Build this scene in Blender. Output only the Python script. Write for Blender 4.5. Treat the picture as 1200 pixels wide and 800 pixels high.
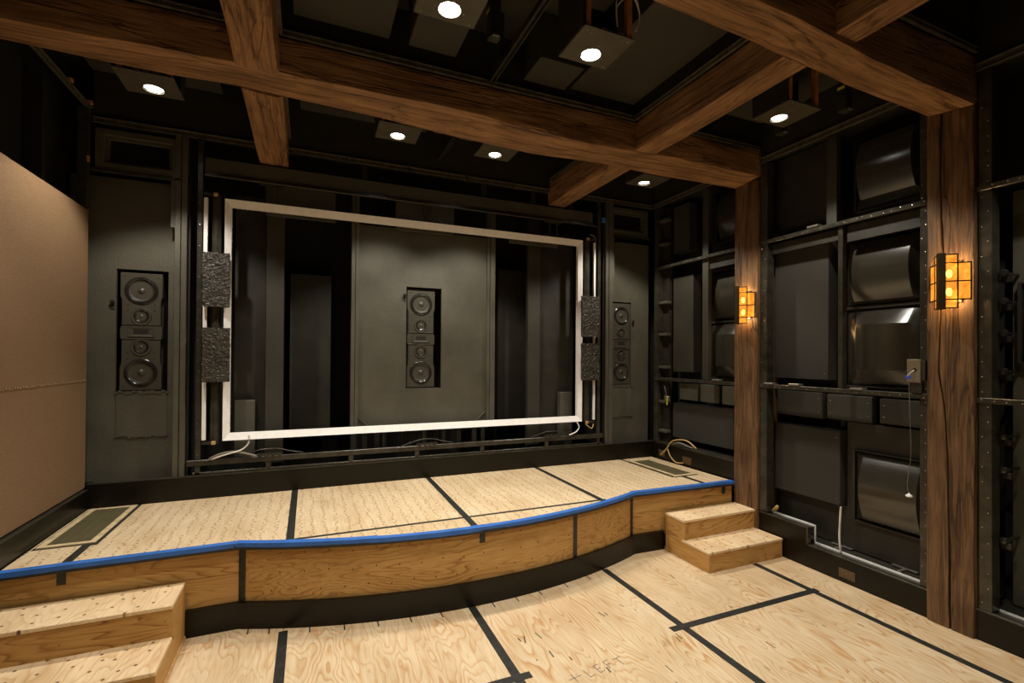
import bpy, bmesh, math, random
from mathutils import Vector, Matrix, noise

random.seed(7)
PI = math.pi
scene = bpy.context.scene
for o in list(bpy.data.objects):
    bpy.data.objects.remove(o, do_unlink=True)
col = scene.collection

# ------------------------------------------------------------------ camera
F, YAW, PITCH, ROLL, CY, H = 560.72, .40142, .00715, .00673, 413.68, 1.7
fw = Vector((math.sin(YAW)*math.cos(PITCH), math.cos(YAW)*math.cos(PITCH), math.sin(PITCH)))
rt = Vector((math.cos(YAW), -math.sin(YAW), 0))
up = rt.cross(fw)
r2 = rt*math.cos(ROLL) + up*math.sin(ROLL)
u2 = -rt*math.sin(ROLL) + up*math.cos(ROLL)
cam_d = bpy.data.cameras.new('camera')
cam = bpy.data.objects.new('camera', cam_d)
col.objects.link(cam)
cam_d.sensor_fit = 'HORIZONTAL'
cam_d.sensor_width = 36
cam_d.lens = F/1200*36
cam_d.shift_y = (CY-400)/1200
cam_d.clip_start = .02
cam.matrix_world = Matrix(((r2.x, u2.x, -fw.x, 0), (r2.y, u2.y, -fw.y, 0), (r2.z, u2.z, -fw.z, H), (0, 0, 0, 1)))
scene.camera = cam

# ------------------------------------------------------------------ world, exposure
w = bpy.data.worlds.new('world')
scene.world = w
w.use_nodes = True
w.node_tree.nodes['Background'].inputs[0].default_value = (.02, .018, .015, 1)
w.node_tree.nodes['Background'].inputs[1].default_value = .1
scene.view_settings.view_transform = 'Standard'
scene.view_settings.look = 'None'
scene.view_settings.gamma = 1
scene.view_settings.use_curve_mapping = False
scene.view_settings.exposure = 0.0

LAMP_W = 46          # each ceiling downlight
LAMP_C = (1.0, .93, .82)
LAMP_CONE = math.radians(106)

# ------------------------------------------------------------------ materials
def hexlin(r, g, b):
    f = lambda c: (c/255/12.92) if c/255 <= .04045 else ((c/255+.055)/1.055)**2.4
    return (f(r), f(g), f(b))

def newmat(name):
    m = bpy.data.materials.new(name)
    m.use_nodes = True
    nt = m.node_tree
    return m, nt, nt.nodes['Principled BSDF']

def node(nt, typ, **kw):
    n = nt.nodes.new(typ)
    for k, v in kw.items():
        if k.startswith('i_'):
            key = k[2:]
            n.inputs[int(key) if key.isdigit() else key].default_value = v
        else:
            setattr(n, k, v)
    return n

def ramp(nt, stops, interp='LINEAR'):
    n = nt.nodes.new('ShaderNodeValToRGB')
    cr = n.color_ramp
    cr.interpolation = interp
    while len(cr.elements) < len(stops):
        cr.elements.new(.5)
    for e, (p, c) in zip(cr.elements, stops):
        e.position = p
        e.color = (*c, 1) if len(c) == 3 else c
    return n

def coords(nt, scale=(1, 1, 1), rnd=True):
    tc = node(nt, 'ShaderNodeTexCoord')
    out = tc.outputs['Object']
    if rnd:
        oi = node(nt, 'ShaderNodeObjectInfo')
        mu = node(nt, 'ShaderNodeMath', operation='MULTIPLY', i_1=37.0)
        nt.links.new(oi.outputs['Random'], mu.inputs[0])
        va = node(nt, 'ShaderNodeVectorMath', operation='ADD')
        nt.links.new(out, va.inputs[0])
        nt.links.new(mu.outputs[0], va.inputs[1])
        out = va.outputs[0]
    mp = node(nt, 'ShaderNodeMapping')
    mp.inputs['Scale'].default_value = scale
    nt.links.new(out, mp.inputs['Vector'])
    return mp.outputs[0]

def simple(name, c, rough=.6, metal=0, var=.25, vs=7, bump=0, bs=60, spec=.5):
    m, nt, b = newmat(name)
    b.inputs['Roughness'].default_value = rough
    b.inputs['Metallic'].default_value = metal
    b.inputs['Specular IOR Level'].default_value = spec
    v = coords(nt)
    n = node(nt, 'ShaderNodeTexNoise', i_Scale=vs, i_Detail=5.0)
    nt.links.new(v, n.inputs['Vector'])
    lo = tuple(x*(1-var) for x in c)
    hi = tuple(min(1, x*(1+var)) for x in c)
    r = ramp(nt, [(.3, lo), (.7, hi)])
    nt.links.new(n.outputs['Fac'], r.inputs[0])
    nt.links.new(r.outputs[0], b.inputs['Base Color'])
    if bump:
        n2 = node(nt, 'ShaderNodeTexNoise', i_Scale=bs, i_Detail=4.0)
        nt.links.new(v, n2.inputs['Vector'])
        bp = node(nt, 'ShaderNodeBump', i_Strength=bump, i_Distance=.01)
        nt.links.new(n2.outputs['Fac'], bp.inputs['Height'])
        nt.links.new(bp.outputs[0], b.inputs['Normal'])
    return m

def glow(name, c, s):
    m, nt, b = newmat(name)
    b.inputs['Base Color'].default_value = (*c, 1)
    b.inputs['Emission Color'].default_value = (*c, 1)
    b.inputs['Emission Strength'].default_value = s
    return m

def axis_scale(axis, across, along):
    return tuple(along if a == axis else across for a in 'xyz')

def mixc(nt, a, b, fac, typ='MIX'):
    n = node(nt, 'ShaderNodeMix', data_type='RGBA', blend_type=typ)
    L = nt.links
    for s, t in ((a, n.inputs['A']), (b, n.inputs['B'])):
        if isinstance(s, tuple):
            t.default_value = (*s, 1)
        else:
            L.new(s, t)
    if isinstance(fac, (int, float)):
        n.inputs['Factor'].default_value = fac
    else:
        L.new(fac, n.inputs['Factor'])
    return n.outputs['Result']

def plywood(name, axis, light, mid, dark, dots=None, rings=16.0, rough=.55, stains=True, across=2.6, along=.6, con=1.0):
    """rotary-cut plywood: contour lines of a stretched noise field"""
    m, nt, b = newmat(name)
    L = nt.links
    b.inputs['Roughness'].default_value = rough
    b.inputs['Specular IOR Level'].default_value = .3
    v = coords(nt, axis_scale(axis, across, along))
    n = node(nt, 'ShaderNodeTexNoise', i_Scale=1.3, i_Detail=3.0, i_Roughness=.42, i_Distortion=.25)
    L.new(v, n.inputs['Vector'])
    mu = node(nt, 'ShaderNodeMath', operation='MULTIPLY', i_1=rings*2.2)
    L.new(n.outputs['Fac'], mu.inputs[0])
    fr = node(nt, 'ShaderNodeMath', operation='FRACT')
    L.new(mu.outputs[0], fr.inputs[0])
    r = ramp(nt, [(0, light), (.40, light), (.72, mid), (.88, dark), (1, light)])
    L.new(fr.outputs[0], r.inputs[0])
    # lines fade in and out over the sheet
    vf = coords(nt, (1.7, 1.7, 1.7))
    nf = node(nt, 'ShaderNodeTexNoise', i_Scale=1.6, i_Detail=3.0)
    L.new(vf, nf.inputs['Vector'])
    rf = ramp(nt, [(.35, (.25*con,)*3), (.65, (con,)*3)])
    L.new(nf.outputs['Fac'], rf.inputs[0])
    c = mixc(nt, light, r.outputs[0], rf.outputs[0])
    # fine fibres and broad tone patches
    v2 = coords(nt, axis_scale(axis, 130, 5))
    n2 = node(nt, 'ShaderNodeTexNoise', i_Scale=1.0, i_Detail=3.0)
    L.new(v2, n2.inputs['Vector'])
    r2_ = ramp(nt, [(.3, (.84, .80, .74)), (.7, (1.06, 1.06, 1.06))])
    L.new(n2.outputs['Fac'], r2_.inputs[0])
    c = mixc(nt, c, r2_.outputs[0], .7, 'MULTIPLY')
    v3 = coords(nt, axis_scale(axis, 3.2, 1.4))
    n3 = node(nt, 'ShaderNodeTexNoise', i_Scale=1.6, i_Detail=4.0)
    L.new(v3, n3.inputs['Vector'])
    r3 = ramp(nt, [(.35, (.88, .82, .74)), (.6, (1.05, 1.05, 1.05))])
    L.new(n3.outputs['Fac'], r3.inputs[0])
    c = mixc(nt, c, r3.outputs[0], .8, 'MULTIPLY')
    if stains:
        for sc, rr, st, tone in ((3.1, .05, .5, (.25, .17, .11)), (7.5, .045, .55, (.28, .2, .12)), (1.9, .085, .28, (.5, .4, .36))):
            vk = coords(nt, (sc, sc, sc))
            vo = node(nt, 'ShaderNodeTexVoronoi', i_Scale=1.0)
            L.new(vk, vo.inputs['Vector'])
            rk = ramp(nt, [(0, tone), (rr*.6, tone), (rr, (1, 1, 1))])
            L.new(vo.outputs['Distance'], rk.inputs[0])
            c = mixc(nt, c, rk.outputs[0], st, 'MULTIPLY')
    if dots:
        sx, sy, rad, strength, jit = dots
        tc = node(nt, 'ShaderNodeTexCoord')
        mp = node(nt, 'ShaderNodeMapping')
        mp.inputs['Scale'].default_value = (sx, sy, 0)
        L.new(tc.outputs['Object'], mp.inputs['Vector'])
        vo = node(nt, 'ShaderNodeTexVoronoi', voronoi_dimensions='2D', i_Scale=1.0, i_Randomness=jit)
        L.new(mp.outputs[0], vo.inputs['Vector'])
        sb = node(nt, 'ShaderNodeVectorMath', operation='SUBTRACT')
        L.new(mp.outputs[0], sb.inputs[0])
        L.new(vo.outputs['Position'], sb.inputs[1])
        ml = node(nt, 'ShaderNodeVectorMath', operation='MULTIPLY')
        L.new(sb.outputs[0], ml.inputs[0])
        ml.inputs[1].default_value = (50/sx, 50/sy, 0)
        ln = node(nt, 'ShaderNodeVectorMath', operation='LENGTH')
        L.new(ml.outputs[0], ln.inputs[0])
        # rad is in centimetres, the ramp in two-centimetre units
        rd = ramp(nt, [(0, (.16, .10, .05)), (rad*.26, (.16, .10, .05)), (rad*.5, (1, 1, 1))])
        L.new(ln.outputs['Value'], rd.inputs[0])
        c = mixc(nt, c, rd.outputs[0], strength, 'MULTIPLY')
    L.new(c, b.inputs['Base Color'])
    bp = node(nt, 'ShaderNodeBump', i_Strength=.12, i_Distance=.004)
    L.new(n2.outputs['Fac'], bp.inputs['Height'])
    L.new(bp.outputs[0], b.inputs['Normal'])
    return m

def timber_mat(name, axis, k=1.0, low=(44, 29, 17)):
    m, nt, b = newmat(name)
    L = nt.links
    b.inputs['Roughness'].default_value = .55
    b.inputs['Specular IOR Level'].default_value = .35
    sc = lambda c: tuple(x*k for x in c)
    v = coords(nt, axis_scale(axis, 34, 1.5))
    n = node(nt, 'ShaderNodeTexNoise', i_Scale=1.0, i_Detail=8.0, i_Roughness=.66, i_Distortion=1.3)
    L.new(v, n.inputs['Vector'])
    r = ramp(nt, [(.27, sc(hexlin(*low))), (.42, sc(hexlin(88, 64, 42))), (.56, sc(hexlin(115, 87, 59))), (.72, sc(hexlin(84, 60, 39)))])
    L.new(n.outputs['Fac'], r.inputs[0])
    v2 = coords(nt, axis_scale(axis, 7, 2.4))
    n2 = node(nt, 'ShaderNodeTexNoise', i_Scale=1.2, i_Detail=6.0, i_Distortion=.6)
    L.new(v2, n2.inputs['Vector'])
    r2_ = ramp(nt, [(.3, (.62, .58, .54)), (.65, (1.15, 1.13, 1.1))])
    L.new(n2.outputs['Fac'], r2_.inputs[0])
    c = mixc(nt, r.outputs[0], r2_.outputs[0], .9, 'MULTIPLY')
    # drying checks: thin dark lines along the grain
    v3 = coords(nt, axis_scale(axis, 5, .45))
    n3 = node(nt, 'ShaderNodeTexNoise', i_Scale=1.4, i_Detail=4.0, i_Distortion=.5)
    L.new(v3, n3.inputs['Vector'])
    ab = node(nt, 'ShaderNodeMath', operation='SUBTRACT', i_1=.5)
    L.new(n3.outputs['Fac'], ab.inputs[0])
    ab2 = node(nt, 'ShaderNodeMath', operation='ABSOLUTE')
    L.new(ab.outputs[0], ab2.inputs[0])
    r3 = ramp(nt, [(0, (.22, .18, .15)), (.006, (.35, .3, .26)), (.016, (1, 1, 1))])
    L.new(ab2.outputs[0], r3.inputs[0])
    c = mixc(nt, c, r3.outputs[0], .5, 'MULTIPLY')
    L.new(c, b.inputs['Base Color'])
    bp = node(nt, 'ShaderNodeBump', i_Strength=.6, i_Distance=.010)
    L.new(n.outputs['Fac'], bp.inputs['Height'])
    bp2 = node(nt, 'ShaderNodeBump', i_Strength=.5, i_Distance=.02)
    L.new(r3.outputs[0], bp2.inputs['Height'])
    L.new(bp.outputs[0], bp2.inputs['Normal'])
    L.new(bp2.outputs[0], b.inputs['Normal'])
    return m

PL, PM, PD = hexlin(219, 198, 164), hexlin(207, 172, 125), hexlin(186, 134, 80)
TL = hexlin(236, 212, 174)
RL, RM, RD = hexlin(198, 156, 93), hexlin(182, 136, 74), hexlin(138, 94, 42)
M = {
    'ply_floor': plywood('plywood floor', 'y', PL, PM, PD, rings=15, con=.85),
    'ply_deck': plywood('plywood deck with nail dots', 'y', PL, hexlin(210, 184, 144), hexlin(192, 156, 110), dots=(13, 27, .95, .72, .32), rings=9, con=.5, stains=False),
    'ply_tread': plywood('plywood tread with nail dots', 'y', TL, hexlin(226, 192, 146), hexlin(200, 156, 104), dots=(9.5, 10.5, 1.0, .95, .55), rings=10, con=.6, stains=False),
    'ply_riser': plywood('plywood riser', 'x', RL, RM, RD, rings=11, across=3.8, along=.5, con=1.0),
    'ply_side': plywood('plywood side', 'y', RL, RM, RD, rings=8, across=5, con=.6),
    'edge': simple('raw plywood edge', hexlin(205, 165, 110), .7, vs=30),
    'timber_x': timber_mat('hewn timber along x', 'x', 2.35),  # both beam woods lightened in colour to make up for weak bounce light
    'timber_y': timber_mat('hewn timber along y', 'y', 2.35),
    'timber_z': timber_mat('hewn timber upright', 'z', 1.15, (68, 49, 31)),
    'cedar': simple('cedar block', hexlin(196, 132, 74), .6, vs=20),
    'black': simple('flat black paint', (.023, .020, .0125), .6, var=.3, bump=.15, bs=90),
    'hung': simple('dark paint on hung panel', (.036, .032, .021), .6, var=.2, vs=3),
    'baffle': simple('dark paint on board', (.083, .076, .054), .55, var=.22, vs=3, bump=.25, bs=55),
    'black2': simple('black backing', (.011, .0095, .006), .8),
    'foam': simple('black acoustic fabric', (.036, .0325, .025), .9, var=.15, vs=120, bump=.2, bs=300),
    'steel': simple('black painted steel', (.052, .047, .034), .3, metal=.35, var=.35, vs=14, bump=.2, bs=40),
    'track': simple('steel track with painted highlight', (.15, .135, .095), .32, metal=.3, var=.35, vs=18, bump=.2, bs=40),  # lighter steel colour stands in for highlights on tracks that get little light
    'gloss': simple('glossy black board', (.0065, .005, .0022), .34, var=.2, spec=.3),
    'diff': simple('moulded plastic diffuser', (.030, .027, .018), .22, var=.1, spec=1.0),
    'spk': simple('speaker baffle charcoal', (.066, .060, .044), .4, var=.1),
    'cone': simple('speaker cone', (.050, .046, .035), .5, var=.1),
    'rubber': simple('rubber surround', (.022, .020, .017), .22, var=.1),
    'fabric': simple('brown wall fabric', hexlin(131, 102, 70), .95, var=.13, vs=150, bump=.5, bs=240),
    'white': simple('white strip', (.94, .92, .88), .5, var=.05, vs=20),
    'foil': simple('crumpled black foil', (.040, .035, .025), .3, var=.35, bump=1.0, bs=75),
    'tape': simple('black cloth tape', (.022, .024, .021), .42, var=.4, vs=25, bump=.25, bs=120),
    'blue': simple('blue masking tape', hexlin(52, 108, 190), .5, var=.16, vs=9, bump=.2, bs=30),
    'vent': simple('bronze vent metal', hexlin(118, 110, 80), .4, metal=.3, var=.1),
    'ventdark': simple('vent shadow box', (.02, .018, .013), .8),
    'ventframe': simple('pale wood vent frame', hexlin(205, 184, 142), .6, vs=18),
    'plate': simple('brown outlet plate', hexlin(92, 70, 44), .4),
    'bracket': simple('galvanised bracket', (.32, .30, .26), .35, metal=.7, var=.2),
    'screw': simple('screw head', (.55, .52, .46), .25, metal=.9),
    'can': simple('lamp plate', (.11, .10, .07), .45, metal=.3, var=.15, vs=12),
    'reflector': simple('polished reflector', (.85, .82, .76), .12, metal=1, var=.03),
    'bronze': simple('dark bronze', (.060, .040, .016), .4, metal=.5),
    'greybox': simple('grey junction box', hexlin(128, 120, 100), .45, metal=.3),
    'white_wire': simple('white cable', (.75, .70, .62), .5),
    'tan_wire': simple('tan cable', hexlin(190, 160, 100), .5),
    'grey_wire': simple('grey cable', hexlin(120, 112, 98), .5),
    'blue_nut': simple('blue wire nut', hexlin(60, 100, 235), .4),
    'yellow': simple('yellow label', hexlin(210, 200, 60), .5),
    'pencil': simple('pencil mark', hexlin(96, 92, 96), .7),
    'scuff': simple('scuff', hexlin(96, 86, 62), .7),
    'bulb': glow('bulb glow', (1, .95, .86), 14),
    'sconce_bulb': glow('sconce bulb glow', (1, .84, .50), 60),
}
def amber():
    m = bpy.data.materials.new('amber glass')
    m.use_nodes = True
    nt = m.node_tree
    nt.nodes.remove(nt.nodes['Principled BSDF'])
    tr = node(nt, 'ShaderNodeBsdfTransparent')
    tr.inputs[0].default_value = (1, .66, .22, 1)
    em = node(nt, 'ShaderNodeEmission', i_1=1.7)
    n = node(nt, 'ShaderNodeTexNoise', i_Scale=26.0, i_Detail=3.0)
    v = coords(nt)
    nt.links.new(v, n.inputs['Vector'])
    r = ramp(nt, [(.3, (.62, .17, .015)), (.7, (1, .42, .06))])
    nt.links.new(n.outputs['Fac'], r.inputs[0])
    nt.links.new(r.outputs[0], em.inputs[0])
    mx = node(nt, 'ShaderNodeMixShader', i_0=.55)
    nt.links.new(tr.outputs[0], mx.inputs[1])
    nt.links.new(em.outputs[0], mx.inputs[2])
    nt.links.new(mx.outputs[0], nt.nodes['Material Output'].inputs[0])
    return m
M['amber'] = amber()

# ------------------------------------------------------------------ geometry helpers
class G:
    def __init__(s):
        s.v, s.f = [], []
    def add(s, vs, fs):
        n = len(s.v)
        s.v += [tuple(p) for p in vs]
        s.f += [tuple(i+n for i in f) for f in fs]
        return s
    def box(s, x0, x1, y0, y1, z0, z1):
        vs = [(x, y, z) for z in (z0, z1) for y in (y0, y1) for x in (x0, x1)]
        return s.add(vs, [(0, 2, 3, 1), (4, 5, 7, 6), (0, 1, 5, 4), (2, 6, 7, 3), (0, 4, 6, 2), (1, 3, 7, 5)])
    def obox(s, c, ex, ey, ez):
        """oriented box: centre and three half-axis vectors"""
        c, ex, ey, ez = map(Vector, (c, ex, ey, ez))
        vs = [c+a*ex+b*ey+d*ez for d in (-1, 1) for b in (-1, 1) for a in (-1, 1)]
        return s.add(vs, [(0, 2, 3, 1), (4, 5, 7, 6), (0, 1, 5, 4), (2, 6, 7, 3), (0, 4, 6, 2), (1, 3, 7, 5)])
    def prism(s, poly, z0, z1, ax='z'):
        n = len(poly)
        def P(p, h):
            return {'z': (p[0], p[1], h), 'y': (p[0], h, p[1]), 'x': (h, p[0], p[1])}[ax]
        vs = [P(p, z0) for p in poly] + [P(p, z1) for p in poly]
        fs = [tuple(range(n))[::-1], tuple(range(n, 2*n))]
        fs += [(i, (i+1) % n, (i+1) % n+n, i+n) for i in range(n)]
        return s.add(vs, fs)
    def tube(s, pts, r, n=8, cap=True):
        pts = [Vector(p) for p in pts]
        rings = []
        for i, p in enumerate(pts):
            t = (pts[min(i+1, len(pts)-1)] - pts[max(i-1, 0)]).normalized()
            a = t.cross(Vector((0, 0, 1)))
            if a.length < .1:
                a = t.cross(Vector((1, 0, 0)))
            a.normalize()
            b = t.cross(a)
            rr = r[i] if isinstance(r, (list, tuple)) else r
            rings.append([p + (a*math.cos(2*PI*k/n) + b*math.sin(2*PI*k/n))*rr for k in range(n)])
        vs = [q for ring in rings for q in ring]
        fs = [(i*n+k, i*n+(k+1) % n, (i+1)*n+(k+1) % n, (i+1)*n+k) for i in range(len(pts)-1) for k in range(n)]
        if cap:
            fs += [tuple(range(n))[::-1], tuple((len(pts)-1)*n+k for k in range(n))]
        return s.add(vs, fs)
    def lathe(s, prof, c, d, n=28):
        """profile [(radius, height along d)] about point c, direction d"""
        c, d = Vector(c), Vector(d).normalized()
        a = d.cross(Vector((0, 0, 1)))
        if a.length < .1:
            a = d.cross(Vector((1, 0, 0)))
        a.normalize()
        b = d.cross(a)
        vs, m = [], len(prof)
        for r, h in prof:
            for k in range(n):
                vs.append(c + d*h + (a*math.cos(2*PI*k/n)+b*math.sin(2*PI*k/n))*max(r, 1e-4))
        fs = [(i*n+k, (i+1)*n+k, (i+1)*n+(k+1) % n, i*n+(k+1) % n) for i in range(m-1) for k in range(n)]
        return s.add(vs, fs)
    def build(s, name, mat, parent=None, bevel=0, smooth=False, ang=35, seg=1):
        xs = [[p[i] for p in s.v] for i in range(3)]
        c = Vector([(min(q)+max(q))/2 for q in xs])
        me = bpy.data.meshes.new(name)
        me.from_pydata([tuple(Vector(p)-c) for p in s.v], [], s.f)
        bm = bmesh.new()
        bm.from_mesh(me)
        bmesh.ops.recalc_face_normals(bm, faces=bm.faces)
        if bevel:
            es = [e for e in bm.edges if len(e.link_faces) == 2 and e.calc_face_angle(0) > .5]
            bmesh.ops.bevel(bm, geom=es, offset=bevel, segments=seg, affect='EDGES', clamp_overlap=True)
        bm.to_mesh(me)
        bm.free()
        if smooth:
            me.polygons.foreach_set('use_smooth', [True]*len(me.polygons))
            me.set_sharp_from_angle(angle=math.radians(ang))
        me.materials.append(M[mat] if isinstance(mat, str) else mat)
        o = bpy.data.objects.new(name, me)
        col.objects.link(o)
        if parent is not None:
            o.parent = parent
            pw = Vector((0, 0, 0))
            q = parent
            while q is not None:
                pw += q.location
                q = q.parent
            o.location = c - pw
        else:
            o.location = c
        return o

def box(name, x0, x1, y0, y1, z0, z1, mat, parent=None, bevel=0):
    return G().box(x0, x1, y0, y1, z0, z1).build(name, mat, parent, bevel)

def tag(o, label=None, cat=None, group=None, kind=None):
    if label: o['label'] = label
    if cat: o['category'] = cat
    if group: o['group'] = group
    if kind: o['kind'] = kind
    return o

def thing(name, loc, label, cat, group=None):
    o = bpy.data.objects.new(name, None)
    o.empty_display_size = .05
    col.objects.link(o)
    o.location = loc
    return tag(o, label, cat, group)

def struct(o, label=None):
    return tag(o, label, None, None, 'structure')

def copy_tree(o, parent=None):
    c = o.copy()
    col.objects.link(c)
    c.parent = parent
    for ch in list(o.children):
        copy_tree(ch, c)
    return c

def board(verts2d_outer, hole, y0, y1):
    """upright board in the xz plane with one rectangular hole (x0,x1,z0,z1)"""
    X0, X1, Z0, Z1 = verts2d_outer
    a, b, c, d = hole
    g = G()
    o = [(X0, Z0), (X1, Z0), (X1, Z1), (X0, Z1)]
    h = [(a, c), (b, c), (b, d), (a, d)]
    vs = [(p[0], y0, p[1]) for p in o+h] + [(p[0], y1, p[1]) for p in o+h]
    fs = []
    for i in range(4):
        j = (i+1) % 4
        fs += [(i, j, 4+j, 4+i), (8+i, 12+i, 12+j, 8+j), (i, 8+i, 8+j, j), (4+i, 4+j, 12+j, 12+i)]
    return g.add(vs, fs)

def screws_on(parent, pts, d, r=.006):
    """row of small screw heads on a metal member, too small to pick apart"""
    g = G()
    for p in pts:
        g.lathe([(r, 0), (r*.85, r*.5), (.0005, r*.7)], p, d, 6)
    o = g.build('screw_heads', 'screw', parent)
    o['kind'] = 'stuff'
    return o

# ------------------------------------------------------------------ room constants
RX, LX, BY, SZ = 3.76, -1.53, 4.56, .53     # right face, left face, back face, stage height
CEIL = 3.95
FRONT = -2.2

# ================================================================== FLOOR
floor = struct(box('floor', -1.75, 4.2, FRONT, 3.6, -.12, -.02, 'black2'))
tx = [LX, -.13, 1.03, 2.195, 3.41, RX]
cross = {0: [], 1: [2.325, -.1], 2: [1.1], 3: [2.37, -.05], 4: []}
for i in range(5):
    ys = [3.45] + cross[i] + [FRONT]
    for k in range(len(ys)-1):
        box('plywood_sheet', tx[i]+.0015, tx[i+1]-.0015, ys[k+1]+.0015, ys[k]-.0015, -.02, 0, 'ply_floor', floor)
def ftape(x0, x1, y0, y1, z=0.0):
    return box('seam_tape', x0, x1, y0, y1, z, z+.0012, 'tape', floor)
for x, y1 in ((-.13, 3.27), (1.033, 3.105), (2.195, 3.25), (3.41, 2.868)):
    ftape(x-.026, x+.026, FRONT, y1)
ftape(.97, 1.11, 2.30, 2.35, .0012)
ftape(-.13, .97, 2.30, 2.35, .0012)
ftape(2.10, 3.455, 2.345, 2.395, .0012)
# handwriting on the plywood: + L E F T
def strokes(x, y, segs, s=.05, r=.0017):
    g = G()
    for (a, b), (c, d) in segs:
        p, q = Vector((x+a*s, y+b*s, .0004)), Vector((x+c*s, y+d*s, .0004))
        t = (q-p).normalized()
        n = Vector((-t.y, t.x, 0))*r
        g.obox((p+q)/2, (q-p)/2, n, (0, 0, .0004))
    return g
glyph = {'+': [((-.5, 0), (1.1, .25)), ((.1, .7), (.3, -.6))], 'L': [((0, 1), (.2, -.2)), ((.2, -.2), (.9, 0))],
         'E': [((0, 1), (.2, -.2)), ((0, 1), (.7, 1.1)), ((.1, .4), (.6, .5)), ((.2, -.2), (.8, 0))],
         'F': [((0, 1), (.2, -.2)), ((0, 1), (.7, 1.15)), ((.1, .45), (.6, .5))], 'T': [((-.4, .9), (.7, 1.1)), ((.15, 1), (.3, -.2))]}
for ch, x, y in (('+', 1.30, 2.205), ('L', 1.385, 2.195), ('E', 1.455, 2.205), ('F', 1.525, 2.215), ('T', 1.605, 2.215)):
    strokes(x, y, glyph[ch], .052).build('pencil_letter', 'pencil', floor)
rs = random.Random(3)
for k in range(26):     # dark scuffs along the grain
    x, y = rs.uniform(1.15, 2.1), rs.uniform(1.9, 2.75)
    if k > 16: x, y = rs.uniform(2.3, 3.3), rs.uniform(1.6, 3.0)
    l = rs.uniform(.006, .035)
    a = PI/2 + rs.uniform(-.35, .25)
    d = Vector((math.cos(a), math.sin(a), 0))
    G().obox((x, y, .0003), d*l, Vector((-d.y, d.x, 0))*rs.uniform(.002, .005), (0, 0, .0003)).build('scuff_mark', 'scuff', floor)
# short black layout ticks where the floor meets the stage skirt
for x in (-.33, -.21, .02, .22, .42, .62, .82, 1.18, 1.36, 1.55, 1.78, 2.0):
    y = 3.40-(math.sqrt(15.21-(x-1.11)**2)-3.6)
    box('layout_tick', x-.004, x+.004, y-.06, y+.01, 0, .0008, 'tape', floor)

# ================================================================== STAGE
def front(x):
    if x < -.39: return 3.402
    if x > 2.61: return 3.400-.03*(x-2.61)
    return 3.400-(math.sqrt(15.21-(x-1.11)**2)-3.6)
def xsamp(a, b, step=.06):
    n = max(1, int(math.ceil((b-a)/step)))
    pts = [a+(b-a)*i/n for i in range(n+1)]
    for k in (-.39, 2.61):
        if a+.005 < k < b-.005: pts.append(k)
    return sorted(pts)
SL, SR = LX+.012, 3.735
stage = thing('stage', (1.1, 3.9, 0), 'raised plywood stage with a bowed front under the screen', 'stage')
dx = [SL, -1.24, -.10, 1.065, 2.22, 3.41, SR]
JY = 3.345
g = G()
pts = xsamp(SL, SR)
g.prism([(x, front(x)+.04) for x in pts] + [(SR, BY+.02), (SL, BY+.02)], .03, SZ-.034)
g.build('stage_core', 'black2', stage)
for i in range(6):
    a, b = dx[i]+.002, dx[i+1]-.002
    ps = xsamp(a, b)
    if i in (2, 3):
        box('deck_sheet', a, b, JY+.002, BY+.01, SZ-.03, SZ, 'ply_deck', stage)
        poly = [(x, front(x)) for x in ps if front(x) < JY-.004]
        poly = poly + [(poly[-1][0], JY-.002), (poly[0][0], JY-.002)]
        G().prism(poly, SZ-.03, SZ).build('deck_filler_strip', 'ply_deck', stage)
    else:
        G().prism([(x, front(x)) for x in ps] + [(b, BY+.01), (a, BY+.01)], SZ-.03, SZ).build('deck_sheet', 'ply_deck', stage)
for x, y0, y1 in ((-1.24, 3.44, 3.72), (-.10, 3.35, BY), (1.065, 3.14, BY), (2.22, 3.29, BY), (3.41, 3.42, 3.70)):
    box('deck_tape', x-.024, x+.024, y0, y1, SZ, SZ+.0012, 'tape', stage)
box('deck_tape', -1.215, -1.185, 3.70, BY, SZ, SZ+.0012, 'tape', stage)
box('deck_tape', 3.285, 3.315, 3.70, BY, SZ, SZ+.0012, 'tape', stage)
G().add([(-.10, JY-.014, SZ+.0013), (2.26, JY-.03, SZ+.0013), (2.26, JY, SZ+.0013), (-.10, JY+.014, SZ+.0013),
         (-.10, JY-.014, SZ+.0002), (2.26, JY-.03, SZ+.0002), (2.26, JY, SZ+.0002), (-.10, JY+.014, SZ+.0002)],
        [(0, 1, 2, 3), (7, 6, 5, 4), (0, 4, 5, 1), (1, 5, 6, 2), (2, 6, 7, 3), (3, 7, 4, 0)]).build('deck_tape', 'tape', stage)
def strip(a, b, off0, off1, z0, z1, name, mat, step=.06, wob=0):
    ps = xsamp(a, b, step)
    g = G()
    vs = []
    for x in ps:
        zz = z0 + (wob*noise.noise(Vector((x*6, 3.3, 0))) if wob else 0)
        y = front(x)
        vs += [(x, y+off0, zz), (x, y+off0, z1), (x, y+off1, z1), (x, y+off1, zz)]
    n = len(ps)
    fs = [(4*i+k, 4*i+(k+1) % 4, 4*i+4+(k+1) % 4, 4*i+4+k) for i in range(n-1) for k in range(4)]
    fs += [(3, 2, 1, 0), tuple(4*(n-1)+k for k in range(4))]
    return g.add(vs, fs).build(name, mat, stage, smooth=True)
BB = .155
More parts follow.
